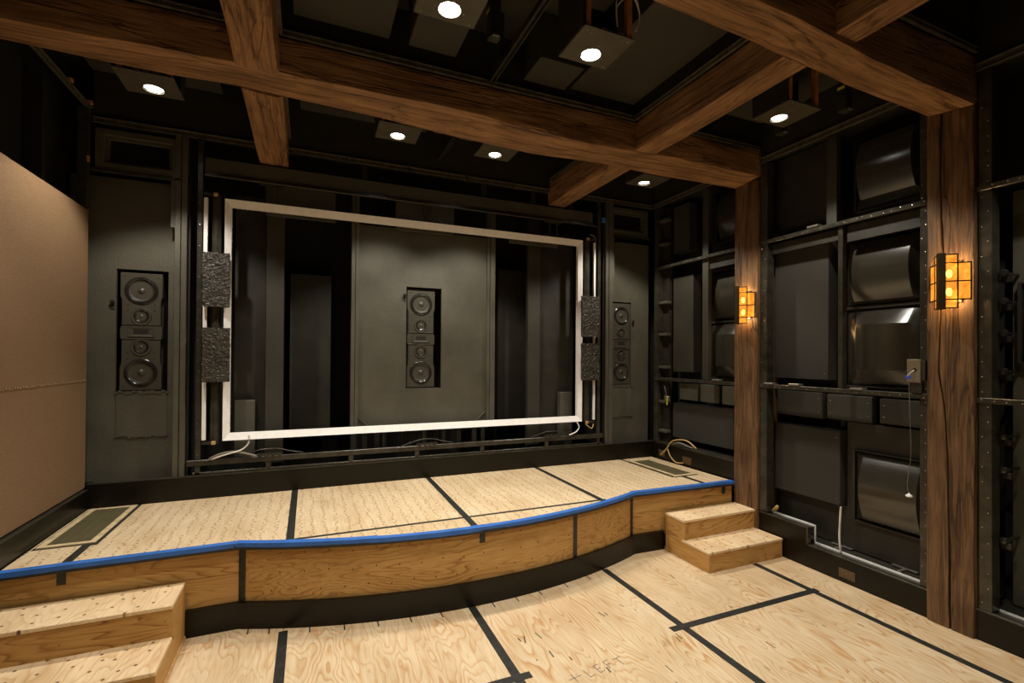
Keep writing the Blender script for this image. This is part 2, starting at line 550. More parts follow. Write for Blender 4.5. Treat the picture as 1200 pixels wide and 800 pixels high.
# curved plywood riser panels with black joints between
joints = [SL, -.39, 1.90, 2.60, SR]
for a, b in zip(joints[:-1], joints[1:]):
    if (a, b) in ((SL, -.39), (2.60, SR)):
        strip(a+.002, b-.002, .030, .044, .337, SZ-.034, 'riser_board', 'ply_riser')
        strip(a+.002, b-.002, .030, .044, BB-.03, .334, 'riser_board', 'ply_riser')
    else:
        strip(a+.003, b-.003, .030, .044, BB-.03, SZ-.034, 'riser_panel', 'ply_riser')
for x in (-.372, 1.902, 2.588):
    strip(x-.019, x+.019, .026, .034, BB, SZ-.03, 'joint_strip', 'tape', .01)
for x in (1.115, 3.63, -1.255):
    strip(x-.02, x+.02, .026, .034, SZ-.115, SZ-.03, 'joint_strip', 'tape', .01)
strip(SL, SR, .004, .034, SZ-.040, SZ-.030, 'nosing_shade_strip', 'tape')  # black strip standing in for the shadow gap under the deck edge
strip(SL, SR, -.0012, -.0002, SZ-.040, SZ-.012, 'nosing_shade_line', 'tape')  # thin dark line below the blue tape, painting the nosing shade
for a, b in ((-.668, 1.5), (1.5, 2.92)):
    strip(a, b, 0, .032, .0005, BB, 'skirt_board', 'gloss')
    strip(a, b, -.003, .030, BB, BB+.006, 'skirt_cap', 'gloss')
# nail heads on risers
g = G()
for i in range(60):
    x = -.25+2.8*i/59.0*1.0
    for z in (.23, .34, .46):
        if (i*7+int(z*100)) % 3 == 0:
            g.lathe([(.005, 0), (.004, .002), (.0005, .0025)], (x, front(x)+.030, z+.008*math.sin(i*5)), (0, -1, 0), 6)
tag(g.build('nail_heads', 'tape', stage), kind='stuff')
# blue masking tape wrapped over the edge
def bluetape(a, b, top, drop, lift):
    ps = xsamp(a, b, .04)
    vs = []
    t = .0022+lift
    for x in ps:
        y = front(x)
        wv = .006*noise.noise(Vector((x*4, 1.7, 0)))
        dz = drop + .005*noise.noise(Vector((x*3, 8.1, 0)))
        vs += [(x, y-t, SZ-dz), (x, y-t, SZ+t), (x, y+top+wv, SZ+t), (x, y+top+wv, SZ+.0004), (x, y-.0004, SZ+.0004), (x, y-.0004, SZ-dz)]
    n = len(ps)
    fs = [(6*i+k, 6*i+(k+1) % 6, 6*i+6+(k+1) % 6, 6*i+6+k) for i in range(n-1) for k in range(6)]
    fs += [(5, 4, 3, 2, 1, 0), tuple(6*(n-1)+k for k in range(6))]
    return G().add(vs, fs).build('blue_tape', 'blue', stage)
bluetape(SL, -.37, .045, .024, 0)
bluetape(-.40, .42, .050, .022, .001)
bluetape(.36, 1.10, .043, .026, 0)
bluetape(1.04, 1.92, .046, .021, .001)
bluetape(1.86, 2.64, .044, .022, 0)
bluetape(2.58, SR-.0, .050, .022, .001)

# ------------------------------------------------------------------ steps up to the stage
def steps(name, x0, x1, y0, ym, y1, z1, z2, label):
    t = thing(name, ((x0+x1)/2, (y0+y1)/2, 0), label, 'steps', 'plywood steps up to the stage')
    e = .006
    box('tread', x0-e, x1, y0-e, ym+.02, z1-.02, z1, 'ply_tread', t, .002)
    box('tread', x0-e, x1, ym-e, y1, z2-.02, z2, 'ply_tread', t, .002)
    box('riser', x0+.018, x1-.018, y0, y0+.018, .0005, z1-.02, 'ply_riser', t)
    box('riser', x0+.018, x1-.018, ym, ym+.018, z1, z2-.02, 'ply_riser', t)
    for xa in (x0, x1-.018):
        poly = [(y0, .0005), (y1, .0005), (y1, z2-.02), (ym, z2-.02), (ym, z1-.02), (y0, z1-.02)]
        G().prism(poly, xa, xa+.018, 'x').build('side_panel', 'ply_side', t)
    return t
steps('wooden_steps', 2.92, 3.742, 2.872, 3.147, 3.372, .163, .33, 'two plywood steps up to the stage under the amber lantern, against the right wall')
st = steps('wooden_steps', LX+.005, -.668, 2.807, 3.115, 3.398, .168, .34, 'two wide plywood steps up to the stage beside the brown fabric wall')
box('side_skirting', -.668, -.662, 2.807, 3.398, .0005, .02, 'edge', st)

# ------------------------------------------------------------------ floor registers in the deck
def register(x0, x1, y0, y1, fw_, label):
    t = thing('floor_register', ((x0+x1)/2, (y0+y1)/2, SZ), label, 'floor vent', 'long floor registers set in the stage deck')
    z0, z1 = SZ+.0014, SZ+.009
    box('frame_rail', x0, x0+fw_, y0, y1, z0, z1, 'ventframe', t, .001)
    box('frame_rail', x1-fw_, x1, y0, y1, z0, z1, 'ventframe', t, .001)
    box('frame_rail', x0+fw_, x1-fw_, y0, y0+fw_, z0, z1, 'ventframe', t, .001)
    box('frame_rail', x0+fw_, x1-fw_, y1-fw_, y1, z0, z1, 'ventframe', t, .001)
    box('grille_pan', x0+fw_, x1-fw_, y0+fw_, y1-fw_, z0, z0+.001, 'ventdark', t)
    g = G()
    n = int((y1-y0-2*fw_)/.014)
    for i in range(n):
        y = y0+fw_+.007+i*.014
        g.box(x0+fw_, x1-fw_, y-.0052, y+.0052, z0+.001, z0+.005)
    for i in range(1, 4):
        x = x0+fw_+(x1-x0-2*fw_)*i/4
        g.box(x-.002, x+.002, y0+fw_, y1-fw_, z0+.0012, z0+.0054)
    tag(g.build('louvre_slats', 'vent', t), kind='stuff')
    box('border_tape', x0-.014, x0-.001, y0-.014, y1, SZ+.0003, SZ+.0013, 'tape', t)
    box('border_tape', x0, x1, y0-.014, y0-.001, SZ+.0003, SZ+.0013, 'tape', t)
    return t
register(-1.49, -1.205, 3.735, 4.535, .035, 'bronze floor register in pale frame beside the brown fabric wall')
register(3.32, 3.60, 3.70, 4.44, .034, 'bronze floor register in pale frame in the stage corner under the loose cables')

# ================================================================== TIMBER FRAME
def timber(name, ax, a0, a1, b0, b1, c0, c1, mat, seed, label, amp=.007, crack=None, group=None, per=9, step=.05, bot=None):
    """hewn timber: axis ax from a0 to a1; section b0..b1 by c0..c1 (other axes in xyz order)"""
    def lerp(tab, a):
        for (p, u), (q, v) in zip(tab[:-1], tab[1:]):
            if a <= q: return u+(v-u)*max(0, min(1, (a-p)/(q-p)))
        return tab[-1][1]
    n = max(4, int((a1-a0)/step))
    ax_i = 'xyz'.index(ax)
    oth = [i for i in range(3) if i != ax_i]
    vs, m = [], 0
    for i in range(n+1):
        a = a0+(a1-a0)*i/n
        pts = []
        sides = [((b0, c0), (b1, c0), (0, -1)), ((b1, c0), (b1, c1), (1, 0)), ((b1, c1), (b0, c1), (0, 1)), ((b0, c1), (b0, c0), (-1, 0))]
        for si, (p, q, nm) in enumerate(sides):
            ts = [k/per for k in range(per)]
            dep = [0]*per
            if crack and crack[0] == si:
                cc = crack[1](a)
                wd = .030*crack[2](a)+.0005
                lo = [cc*k/4 for k in range(4)]
                hi = [cc+wd+(1-cc-wd)*k/4 for k in range(0, 4)]
                ts = lo + [cc-wd, cc] + hi
                ts = sorted(ts)
                dep = [(.060*crack[2](a) if abs(t-cc) < 1e-6 else 0) for t in ts]
            for t, dpt in zip(ts, dep):
                b, c = p[0]+(q[0]-p[0])*t, p[1]+(q[1]-p[1])*t
                v3 = [0, 0, 0]
                v3[ax_i], v3[oth[0]], v3[oth[1]] = a, b, c
                sv = Vector((seed*7.3, seed*1.9, 0))
                sc = Vector(v3)
                sc[ax_i] *= .55
                d = amp*(noise.noise(sc*3.1+sv)*1.4 + .55*noise.noise(sc*9+sv))
                # ease the arrises
                edge = min(t, 1-t)*(abs(q[0]-p[0])+abs(q[1]-p[1]))
                ease = -max(0, .009-edge)*(.55+.6*noise.noise(Vector((a*2.3, si, seed))))
                d += ease - dpt
                if bot:     # hand-hewn underside follows two surveyed edges
                    k = (b-b0)/(b1-b0)
                    zb = lerp(bot[0], a)*(1-k)+lerp(bot[1], a)*k
                    v3[oth[1]] += (zb-c0)*(c1-c)/(c1-c0)
                v3[oth[0]] += nm[0]*d
                v3[oth[1]] += nm[1]*d
                if t == 0:      # corner: also pull along the side
                    v3[oth[0]] += (1 if q[0] > p[0] else -1 if q[0] < p[0] else 0)*.004
                    v3[oth[1]] += (1 if q[1] > p[1] else -1 if q[1] < p[1] else 0)*.004
                pts.append(tuple(v3))
        m = len(pts)
        vs += pts
    fs = [(i*m+k, i*m+(k+1) % m, (i+1)*m+(k+1) % m, (i+1)*m+k) for i in range(n) for k in range(m)]
    fs += [tuple(range(m))[::-1], tuple(n*m+k for k in range(m))]
    o = G().add(vs, fs).build(name, mat, None, smooth=True, ang=50)
    return tag(o, label, 'column' if ax == 'z' else 'beam', group)

def cr1(z):
    tab = [(0, .52), (.55, .50), (1.1, .46), (1.4, .40), (1.63, .27), (2.35, .36), (2.85, .31), (3.4, .34)]
    for (p, u), (q, v) in zip(tab[:-1], tab[1:]):
        if z <= q: return u+(v-u)*(z-p)/(q-p)+.008*noise.noise(Vector((z*9, 0, 0)))
    return .34
def cd1(z): return max(.4, min(1, .8+.8*noise.noise(Vector((z*1.9, 5, 0)))))
def cr2(z): return .35+.05*math.sin(z*2)
def cd2(z): return max(0, .3*noise.noise(Vector((z*2.2, 9, 0))))
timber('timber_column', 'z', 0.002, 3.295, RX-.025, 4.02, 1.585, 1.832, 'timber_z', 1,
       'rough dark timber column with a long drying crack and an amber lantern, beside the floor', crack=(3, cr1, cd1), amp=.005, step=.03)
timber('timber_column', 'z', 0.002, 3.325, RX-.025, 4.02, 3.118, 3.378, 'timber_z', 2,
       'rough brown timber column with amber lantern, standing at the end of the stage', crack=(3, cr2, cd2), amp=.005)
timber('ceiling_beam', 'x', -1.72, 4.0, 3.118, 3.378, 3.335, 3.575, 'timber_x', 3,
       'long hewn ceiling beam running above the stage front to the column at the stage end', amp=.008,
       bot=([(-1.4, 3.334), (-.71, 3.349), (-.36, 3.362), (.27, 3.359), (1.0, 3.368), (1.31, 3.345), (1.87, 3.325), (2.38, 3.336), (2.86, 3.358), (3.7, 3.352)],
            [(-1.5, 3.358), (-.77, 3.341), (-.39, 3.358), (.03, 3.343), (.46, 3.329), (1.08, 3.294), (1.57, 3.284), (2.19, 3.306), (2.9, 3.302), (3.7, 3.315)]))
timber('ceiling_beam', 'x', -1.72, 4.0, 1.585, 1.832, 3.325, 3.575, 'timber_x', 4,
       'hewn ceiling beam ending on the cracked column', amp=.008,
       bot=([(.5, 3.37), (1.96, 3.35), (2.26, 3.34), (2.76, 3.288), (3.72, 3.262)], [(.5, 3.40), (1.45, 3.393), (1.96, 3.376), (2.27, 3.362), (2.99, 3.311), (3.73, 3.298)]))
gb = 'short cross beams between the long beams'
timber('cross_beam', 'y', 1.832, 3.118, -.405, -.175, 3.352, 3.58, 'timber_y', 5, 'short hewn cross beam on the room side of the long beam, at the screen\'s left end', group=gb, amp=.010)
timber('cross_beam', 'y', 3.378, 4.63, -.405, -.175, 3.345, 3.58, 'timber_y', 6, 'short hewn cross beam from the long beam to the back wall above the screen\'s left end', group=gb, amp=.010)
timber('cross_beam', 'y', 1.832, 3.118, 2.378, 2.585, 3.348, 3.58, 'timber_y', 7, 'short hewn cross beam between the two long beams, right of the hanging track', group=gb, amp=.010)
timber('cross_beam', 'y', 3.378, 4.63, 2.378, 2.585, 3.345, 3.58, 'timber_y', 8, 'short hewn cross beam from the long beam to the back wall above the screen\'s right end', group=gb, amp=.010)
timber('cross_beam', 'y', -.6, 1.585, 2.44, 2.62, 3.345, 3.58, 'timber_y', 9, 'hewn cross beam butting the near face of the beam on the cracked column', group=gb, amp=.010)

# ================================================================== CEILING
ceil = struct(box('ceiling', -1.75, 4.2, FRONT, 5.42, CEIL, CEIL+.1, 'black'))
SO = 3.585
def soffit(x0, x1, y0, y1, nm='beam_casing'):
    return box(nm, x0, x1, y0, y1, SO, CEIL, 'black', ceil)
soffit(-1.7, 4.0, 3.132, 3.364)
soffit(-1.7, 4.0, 1.60, 1.815)
soffit(-.39, -.19, 1.82, 3.13); soffit(-.39, -.19, 3.366, 4.62)
soffit(2.392, 2.572, 1.82, 3.13); soffit(2.392, 2.572, 3.366, 4.62); soffit(2.455, 2.605, -.6, 1.6)
def track(p0, p1, nrm, parent, sc=.10, wd=.018, dep=.02, mat='track', name='metal_track'):
    """thin steel channel between two points, lipped edges, a row of screws"""
    p0, p1, nrm = Vector(p0), Vector(p1), Vector(nrm).normalized()
    t = (p1-p0)
    L = t.length
    t.normalize()
    s = t.cross(nrm)
    c = (p0+p1)/2
    g = G()
    g.obox(c+nrm*dep*.25, t*L/2, s*wd, nrm*dep*.25)
    g.obox(c+nrm*dep*.6+s*(wd-.003), t*L/2, s*.003, nrm*dep*.4)
    g.obox(c+nrm*dep*.6-s*(wd-.003), t*L/2, s*.003, nrm*dep*.4)
    o = g.build(name, mat, parent)
    if sc:
        k = int(L/sc)
        rr = random.Random(int(L*1000))
        screws_on(o, [p0+t*(L*(i+.5)/max(k, 1)+rr.uniform(-.02, .02))+nrm*dep*.5+s*rr.uniform(-.008, .008) for i in range(k)], nrm, .0045)
    return o
# tracks at the top of the wood on each coffer side
for x0, x1 in ((-1.55, -.405), (-.175, 2.378), (2.585, RX)):
    track((x0, 3.125, 3.60), (x1, 3.125, 3.60), (0, -1, 0), ceil)
    track((x0, 3.372, 3.60), (x1, 3.372, 3.60), (0, 1, 0), ceil)
    track((x0, 1.825, 3.60), (x1, 1.825, 3.60), (0, 1, 0), ceil)
    track((x0, 1.592, 3.60), (x1, 1.592, 3.60), (0, -1, 0), ceil)
for xa, sg in ((-.40, -1), (-.18, 1), (2.383, -1), (2.58, 1)):
    track((xa, 1.84, 3.60), (xa, 3.11, 3.60), (sg, 0, 0), ceil)
    track((xa, 3.39, 3.60), (xa, 4.58, 3.60), (sg, 0, 0), ceil)
track((2.61, -.6, 3.60), (2.61, 1.58, 3.60), (1, 0, 0), ceil)
# suspended acoustic panels in the coffers
def cpanel(x0, x1, y0, y1, z, th, label):
    o = box('ceiling_panel', x0, x1, y0, y1, z, z+th, 'hung', None, .004)
    tag(o, label, 'acoustic panel', 'black panels hung in the ceiling coffers')
    return o
cpanel(-.10, .445, 1.95, 3.05, 3.68, .27, 'wide black panel in the ceiling coffer beside the cross beam at the screen\'s left end')
cpanel(.56, .87, 2.45, 3.03, 3.66, .29, 'narrow black panel in the ceiling coffer above the downlight left of the hanging track')
cpanel(1.37, 1.70, 2.78, 3.06, 3.645, .305, 'small square black panel in the ceiling coffer right of the hanging track')
cpanel(1.755, 2.33, 1.92, 3.08, 3.68, .27, 'wide black panel in the ceiling coffer right of the downlight with loose white cables')
cpanel(-1.42, -.62, 3.50, 4.25, 3.70, .25, 'black panel in the back ceiling coffer above the brown fabric wall')
cpanel(-.08, .95, 3.50, 4.25, 3.70, .25, 'black panel in the back ceiling coffer left of the hanging track')
cpanel(1.25, 2.28, 3.50, 4.25, 3.70, .25, 'black panel in the back ceiling coffer right of the hanging track')
cpanel(2.70, 3.62, 3.50, 4.25, 3.70, .25, 'black panel in the back corner ceiling coffer above the stage')
cpanel(2.72, 3.60, 1.95, 2.98, 3.74, .21, 'black panel in the ceiling coffer between the two columns')
cpanel(2.75, 3.55, .2, 1.40, 3.74, .21, 'black panel in the ceiling coffer past the cracked column')
# hanging track across the centre coffers
for y0, y1, lab in ((1.85, 3.10, 'thin black hanging track in the coffer on the room side of the long beam'), (3.40, 4.55, 'thin black hanging track in the coffer between the long beam and the screen wall')):
    t = thing('hanging_track', (1.145, (y0+y1)/2, 3.60), lab, 'track')
    g = G().box(1.125, 1.133, y0, y1, 3.585, 3.625).box(1.157, 1.165, y0, y1, 3.585, 3.625).box(1.133, 1.157, y0, y1, 3.605, 3.612)
    g.build('rail', 'steel', t)
    box('hanger_bracket', 1.13, 1.16, y0+.35, y0+.41, 3.62, CEIL, 'black', t)
    box('hanger_bracket', 1.13, 1.16, y1-.20, y1-.14, 3.62, CEIL, 'black', t)
# small blocks hung beside the track and near the wall
def hangbox(x, y, z0, s, label):
    t = thing('speaker_bracket', (x, y, z0), label, 'bracket', 'small black ceiling brackets')
    box('bracket_body', x-.035, x+.035, y-.03, y+.03, z0, CEIL, 'black', t, .003)
    box('bracket_foot', x-.02, x+.02, y-.045, y-.03, z0, z0+.012, 'bracket', t)
    box('label_strip', x-.037, x-.035, y-.02, y+.03, z0+.16, z0+.18, 'yellow', t)
hangbox(1.02, 2.72, 3.63, 1, 'small black ceiling bracket beside the hanging track on the room side of the beam')
hangbox(1.0, 3.98, 3.60, 1, 'small black ceiling bracket beside the hanging track over the stage')
hangbox(3.62, 2.28, 3.52, 1, 'small black ceiling bracket near the top wall rail between the columns')
hangbox(3.52, 2.72, 3.52, 1, 'small black ceiling bracket beside the downlight between the columns')
hangbox(-1.30, 3.62, 3.62, 1, 'small black ceiling bracket with yellow strip above the brown fabric wall')

# ------------------------------------------------------------------ downlights
def make_lamp():
    t = thing('ceiling_downlight', (0, 0, 0), 'x', 'downlight', 'square plate downlights hung in the coffers')
    # local frame: aperture at origin, plate underside z = 0
    x0, x1, y0, y1 = -.165, .155, -.21, .085
    g = G()
    n, r = 24, .058
    ring = [(r*math.cos(2*PI*(k+.5)/n), r*math.sin(2*PI*(k+.5)/n)) for k in range(n)]
    def rim(a):
        c, s = math.cos(a), math.sin(a)
        k = min([(x1/c if c > 0 else x0/c) if abs(c) > 1e-6 else 9, (y1/s if s > 0 else y0/s) if abs(s) > 1e-6 else 9])
        return (c*k, s*k)
    angs = [2*PI*(k+.5)/n for k in range(n)]
    outer = []
    crn = [(x1, y1), (x0, y1), (x0, y0), (x1, y0)]
    allr, allo = [], []
    lst = [(a, None) for a in angs] + [(math.atan2(c[1], c[0]) % (2*PI), c) for c in crn]
    lst.sort()
    for a, c in lst:
        allr.append((r*math.cos(a), r*math.sin(a)))
        allo.append(c if c else rim(a))
    N = len(lst)
    vs = [(p[0], p[1], z) for z in (0, .006) for p in allr] + [(p[0], p[1], z) for z in (0, .006) for p in allo]
    fs = []
    for i in range(N):
        j = (i+1) % N
        fs += [(i, j, 2*N+j, 2*N+i), (N+i, 3*N+i, 3*N+j, N+j), (i, N+i, N+j, j), (2*N+i, 2*N+j, 3*N+j, 3*N+i)]
    g.add(vs, fs)
    p = g.build('mounting_plate', 'can', t)
    sp = [(x, y, 0) for x in (x0+.03, x1-.03) for y in (y0+.03, y1-.02)] + [(.075, 0, 0), (-.075, 0, 0), (0, -.09, 0), (-.1, -.17, 0)]
    screws_on(p, sp, (0, 0, -1), .004)
    G().lathe([(.058, 0), (.052, .03), (.040, .055), (.030, .065)], (0, 0, .003), (0, 0, 1), 24).build('reflector', 'reflector', t, smooth=True)
    G().lathe([(.0005, -.010), (.030, -.006), (.047, .004), (.047, .012), (.0005, .012)], (0, 0, .018), (0, 0, 1), 24).build('bulb', 'bulb', t, smooth=True)
    G().lathe([(.0005, 0), (.065, 0), (.065, .13), (.05, .16), (.0005, .16)], (0, 0, .075), (0, 0, 1), 20).build('lamp_can', 'gloss', t, smooth=True)
    box('hanger_board', x0-.004, x0+.008, y0+.02, y1, .0065, .34, 'black', t)
    box('hanger_board', x1-.008, x1+.004, y1-.12, y1, .0065, .34, 'black', t)
    box('back_board', x0+.01, x1-.01, y1-.012, y1, .0065, .34, 'black', t)
    box('cedar_post', x1-.045, x1-.012, y0+.012, y0+.045, .0065, .34, 'cedar', t, .002)
    box('cedar_post', x0+.02, x0+.045, y0+.014, y0+.04, .0065, .34, 'cedar', t, .002)
    for k in range(3):
        b = box('terminal_block', -.06+.05*k, -.02+.05*k, y0+.004, y0+.024, .0065, .022, 'bracket', t, .002)
    return t
lamp0 = make_lamp()
PZ = 3.45
lampspots = [
    (1.49, 2.37, 'square plate downlight with loose white cables, beside the wide black ceiling panel'),
    (.64, 2.346, 'square plate downlight left of the hanging track, on the room side of the long beam'),
    (-.961, 3.836, 'square plate downlight over the stage beside the brown fabric wall'),
    (.637, 3.867, 'square plate downlight over the stage just left of the hanging track'),
    (1.475, 3.886, 'square plate downlight over the stage just right of the hanging track'),
    (3.09, 3.907, 'square plate downlight over the stage in the corner by the side wall'),
    (3.146, 2.448, 'square plate downlight in the coffer between the two columns'),
    (-.961, 2.346, 'added unseen downlight over the steps by the brown fabric wall'),  # this one and the rear row: invented lamps out of view, lighting the near floor
    (.64, .85, 'added unseen downlight in the rear coffer left of the centre line'),
    (1.49, .85, 'added unseen downlight in the rear coffer right of the centre line'),
    (3.146, .85, 'added unseen downlight in the rear coffer past the cracked column'),
]
for i, (x, y, lab) in enumerate(lampspots):
    t = lamp0 if i == 0 else copy_tree(lamp0)
    t.location = (x, y, PZ)
    t['label'] = lab
    d = bpy.data.lights.new('downlight_beam', 'SPOT')
    d.energy = LAMP_W*(.4 if y < 1 else .9 if y < 3 else 1.12)
    d.color = LAMP_C
    d.spot_size = LAMP_CONE
    d.spot_blend = .35
    d.shadow_soft_size = .045
    lo = bpy.data.objects.new('downlight_beam', d)
    col.objects.link(lo)
    lo.parent = t
    lo.location = (0, 0, -.012)
# loose white cables on the first one
def cable(pts, r, mat, name, parent=None, n=6, sub=5):
    P = [Vector(p) for p in pts]
    out = []
    for i in range(len(P)-1):
        a, b, c, d = P[max(i-1, 0)], P[i], P[i+1], P[min(i+2, len(P)-1)]
        for k in range(sub):
            t = k/sub
            out.append(.5*((2*b)+(-a+c)*t+(2*a-5*b+4*c-d)*t*t+(-a+3*b-3*c+d)*t**3))
    out.append(P[-1])
    return G().tube(out, r, n).build(name, mat, parent, smooth=True, ang=80)
x, y = 1.49, 2.37
for dz in (0, .05):
    cable([(x+.05, y-.19, PZ+.06), (x+.04, y-.20, PZ+.16+dz), (x+.12, y-.22, PZ+.23+dz), (x+.19, y-.20, PZ+.16), (x+.165, y-.20, PZ+.06)], .004, 'white_wire', 'cable', lamp0)

# ================================================================== LEFT WALL
wl = struct(box('wall_left', LX-.30, LX-.20, FRONT, 5.42, 0, CEIL, 'black2'))
fp = thing('fabric_wall_panel', (LX-.02, 2.2, .69), 'large brown woven fabric wall panel with a horizontal seam', 'wall panel')
box('upper_sheet', LX-.035, LX-.012, -.5, 4.575, 1.502, 2.785, 'fabric', fp, .003)
box('lower_sheet', LX-.035, LX-.012, -.5, 4.575, .69, 1.498, 'fabric', fp, .003)
g = G()
for i in range(70):
    yy = 4.55-i*.03
    g.box(LX-.013, LX-.0085, yy-.013, yy+.008, 1.495+.003*math.sin(i*2.1), 1.505+.003*math.sin(i*2.1))
tag(g.build('seam_fray', simple('seam thread', hexlin(150, 120, 88), .9), fp), kind='stuff')
box('batten_frame', LX-.19, LX-.036, -.5, 4.56, .70, 2.775, 'black2', fp)
bl = struct(box('baseboard_left', LX-.03, LX+.006, 3.42, BY, SZ, .672, 'gloss', None, .002))
box('baseboard_cap', LX-.03, LX+.010, 3.42, BY, .672, .680, 'steel', bl)
struct(box('trim_1', LX-.2, LX-.001, FRONT, 3.42, 0, .53, 'black'))
track((LX-.02, .5, 3.555), (LX-.02, 4.60, 3.555), (1, 0, 0), wl, .09, .022)
box('corner_stud', LX-.06, LX+.0, 4.50, 4.56, 2.79, 3.53, 'steel', wl)
for y in (3.78, 4.24, 4.56):
    box('cedar_shim', LX-.018, LX+.012, y-.03, y+.0, 3.578, 3.60, 'cedar', wl)
box('cedar_shim', LX+.0, LX+.012, 4.49, 4.515, 3.13, 3.17, 'cedar', wl)
box('upper_stud', LX-.20, LX-.10, 4.10, 4.15, 2.79, 3.54, 'black2', wl)
box('upper_stud', LX-.20, LX-.10, 3.35, 3.40, 2.79, 3.54, 'black2', wl)

# ================================================================== BACK WALL
wb = struct(box('wall_back', -1.75, 4.2, 5.30, 5.42, 0, CEIL, 'black2'))
bb = struct(box('baseboard_back', LX, RX, BY, BY+.022, SZ, .712, 'gloss', None, .002))
box('baseboard_cap', LX, RX, BY-.003, BY+.03, .712, .722, 'steel', bb)
box('ledge', LX, RX, BY+.022, 4.74, .66, .705, 'black', wb)
# side boards with speaker cut-outs, centre board
HL = (-1.405, -1.062, 1.40, 2.375)
HC = (.872, 1.222, 1.383, 2.376)
HR = (3.262, 3.535, 1.378, 2.352)
board((LX-.17, -.99, .705, 3.09), HL, 4.70, 4.725).build('speaker_board', 'baffle', wb)
board((3.185, RX+.03, .705, 3.06), HR, 4.70, 4.725).build('speaker_board', 'baffle', wb)
board((.425, 1.70, 1.005, 2.935), HC, 4.70, 4.725).build('speaker_board', 'baffle', wb)
for hx in (HL, HC, HR):
    box('speaker_niche', hx[0]-.02, hx[1]+.02, 5.05, 5.07, hx[2]-.02, hx[3]+.02, 'black2', wb)
# plugged patches below the speakers
box('patch_board', -1.40, -1.06, 4.694, 4.70, 1.05, 1.395, 'baffle', wb, .004)
box('patch_board', 3.262, 3.545, 4.694, 4.70, 1.01, 1.355, 'baffle', wb, .004)
for x0, x1, z in ((-1.405, -1.055, 1.05), (-1.405, -1.055, 1.395), (3.262, 3.55, 1.01), (3.262, 3.55, 1.357)):
    g = G()
    rr = random.Random(int(x0*100+z*1000))
    for i in range(16):
        xx = x0+(x1-x0)*(i+.5)/16
        h = rr.uniform(.004, .014)
        g.obox((xx, 4.695, z+rr.uniform(-.008, .008)), ((x1-x0)/30, 0, rr.uniform(-.003, .003)), (0, .006, 0), (0, 0, h))
    tag(g.build('rough_joint', 'baffle', wb), kind='stuff')
# pilaster boards each side of the screen
for x0, x1 in ((-1.0, -.915), (3.10, 3.195)):
    box('pilaster', x0, x0+.04, 4.585, 4.63, .712, 3.47, 'baffle', wb, .003)
    box('pilaster', x0+.045, x1, 4.58, 4.63, .712, 3.47, 'baffle', wb, .003)
box('pilaster_block', -1.03, -.99, 4.60, 4.64, 2.72, 3.10, 'baffle', wb)
box('pilaster_block', 3.195, 3.225, 4.60, 4.64, 2.62, 3.08, 'baffle', wb)
box('alcove_side', -.915, -.90, 4.63, 5.3, .70, 3.5, 'black2', wb)
box('alcove_side', 3.09, 3.105, 4.63, 5.3, .70, 3.5, 'black2', wb)
# recessed frames above the side boards
for x0, x1 in ((-1.52, -.965), (3.155, 3.70)):
    board((x0, x1, 3.115, 3.435), (x0+.06, x1-.06, 3.175, 3.385), 4.60, 4.63).build('vent_frame', 'baffle', wb, .004)
    board((x0+.05, x1-.05, 3.165, 3.395), (x0+.085, x1-.085, 3.195, 3.362), 4.625, 4.65).build('vent_inner_frame', 'baffle', wb, .003)
    box('vent_back', x0, x1, 4.75, 4.76, 3.1, 3.44, 'black2', wb)
    box('ledge_strip', x0-.02, x1+.03, 4.585, 4.63, 3.10, 3.115, 'steel', wb)
struct(box('trim_2', LX, RX, 4.60, 4.74, 3.50, CEIL, 'black'))
track((LX, 4.60, 3.485), (RX, 4.60, 3.485), (0, -1, 0), wb, .07, .022, .024)
# header board and uprights
box('header_board', -.80, 2.93, 4.60, 4.64, 3.195, 3.325, 'baffle', wb, .004)
box('header_lip', -.78, 2.93, 4.585, 4.60, 3.180, 3.198, 'steel', wb, .002)
for x in (-.26, .465, 1.637, 2.20, 2.66):
    box('cripple_stud', x-.025, x+.025, 4.62, 4.66, 3.325, 3.47, 'black', wb)
for x in (.30, .86, 1.44, 1.95):
    G().tube([(x, 4.57, 3.45), (x, 4.57, 3.54)], .006, 6).build('hanger_rod', 'steel', wb)
# things seen through the open screen: studs, deep panels
for x0, x1 in ((-.352, -.208), (2.191, 2.337)):
    box('deep_stud', x0, x1, 4.72, 4.78, .72, 3.30, 'hung', wb, .003)
for x0, x1 in ((.358, .392), (.395, .425), (1.70, 1.73), (1.735, 1.79)):
    box('board_post', x0, x1, 4.675, 4.73, .99, 3.19, 'baffle', wb, .003)
box('deep_panel', -.60, -.36, 4.80, 4.84, .80, 3.1, 'black', wb)
box('deep_panel', 2.345, 2.80, 4.80, 4.84, .80, 3.1, 'black', wb)
box('alcove_panel', -.17, .20, 5.08, 5.12, .90, 2.49, 'black', wb, .004)
box('alcove_panel', 1.98, 2.345, 5.08, 5.12, .90, 2.70, 'black', wb, .004)
for x0, x1 in ((-.588, -.431), (2.593, 2.745)):
    box('low_block', x0, x1, 4.72, 4.79, .80, 1.305, 'baffle', wb, .004)
for x0, x1, z0, z1 in ((-.355, .214, 2.915, 3.21), (.757, 1.337, 2.912, 3.195), (1.937, 2.523, 2.90, 3.0)):
    box('hung_board', x0, x1, 4.665, 4.675, z0, z1, 'baffle', wb, .002)
for x, wd in ((.414, .05), (.52, .045), (.64, .045), (.716, .04), (.928, .035), (.972, .03), (1.052, .04), (1.124, .045), (1.243, .05), (1.326, .04), (1.496, .05), (1.671, .055), (1.77, .045)):
    box('low_slat', x-wd/2, x+wd/2, 4.98, 5.0, .72, .985, 'baffle', wb)
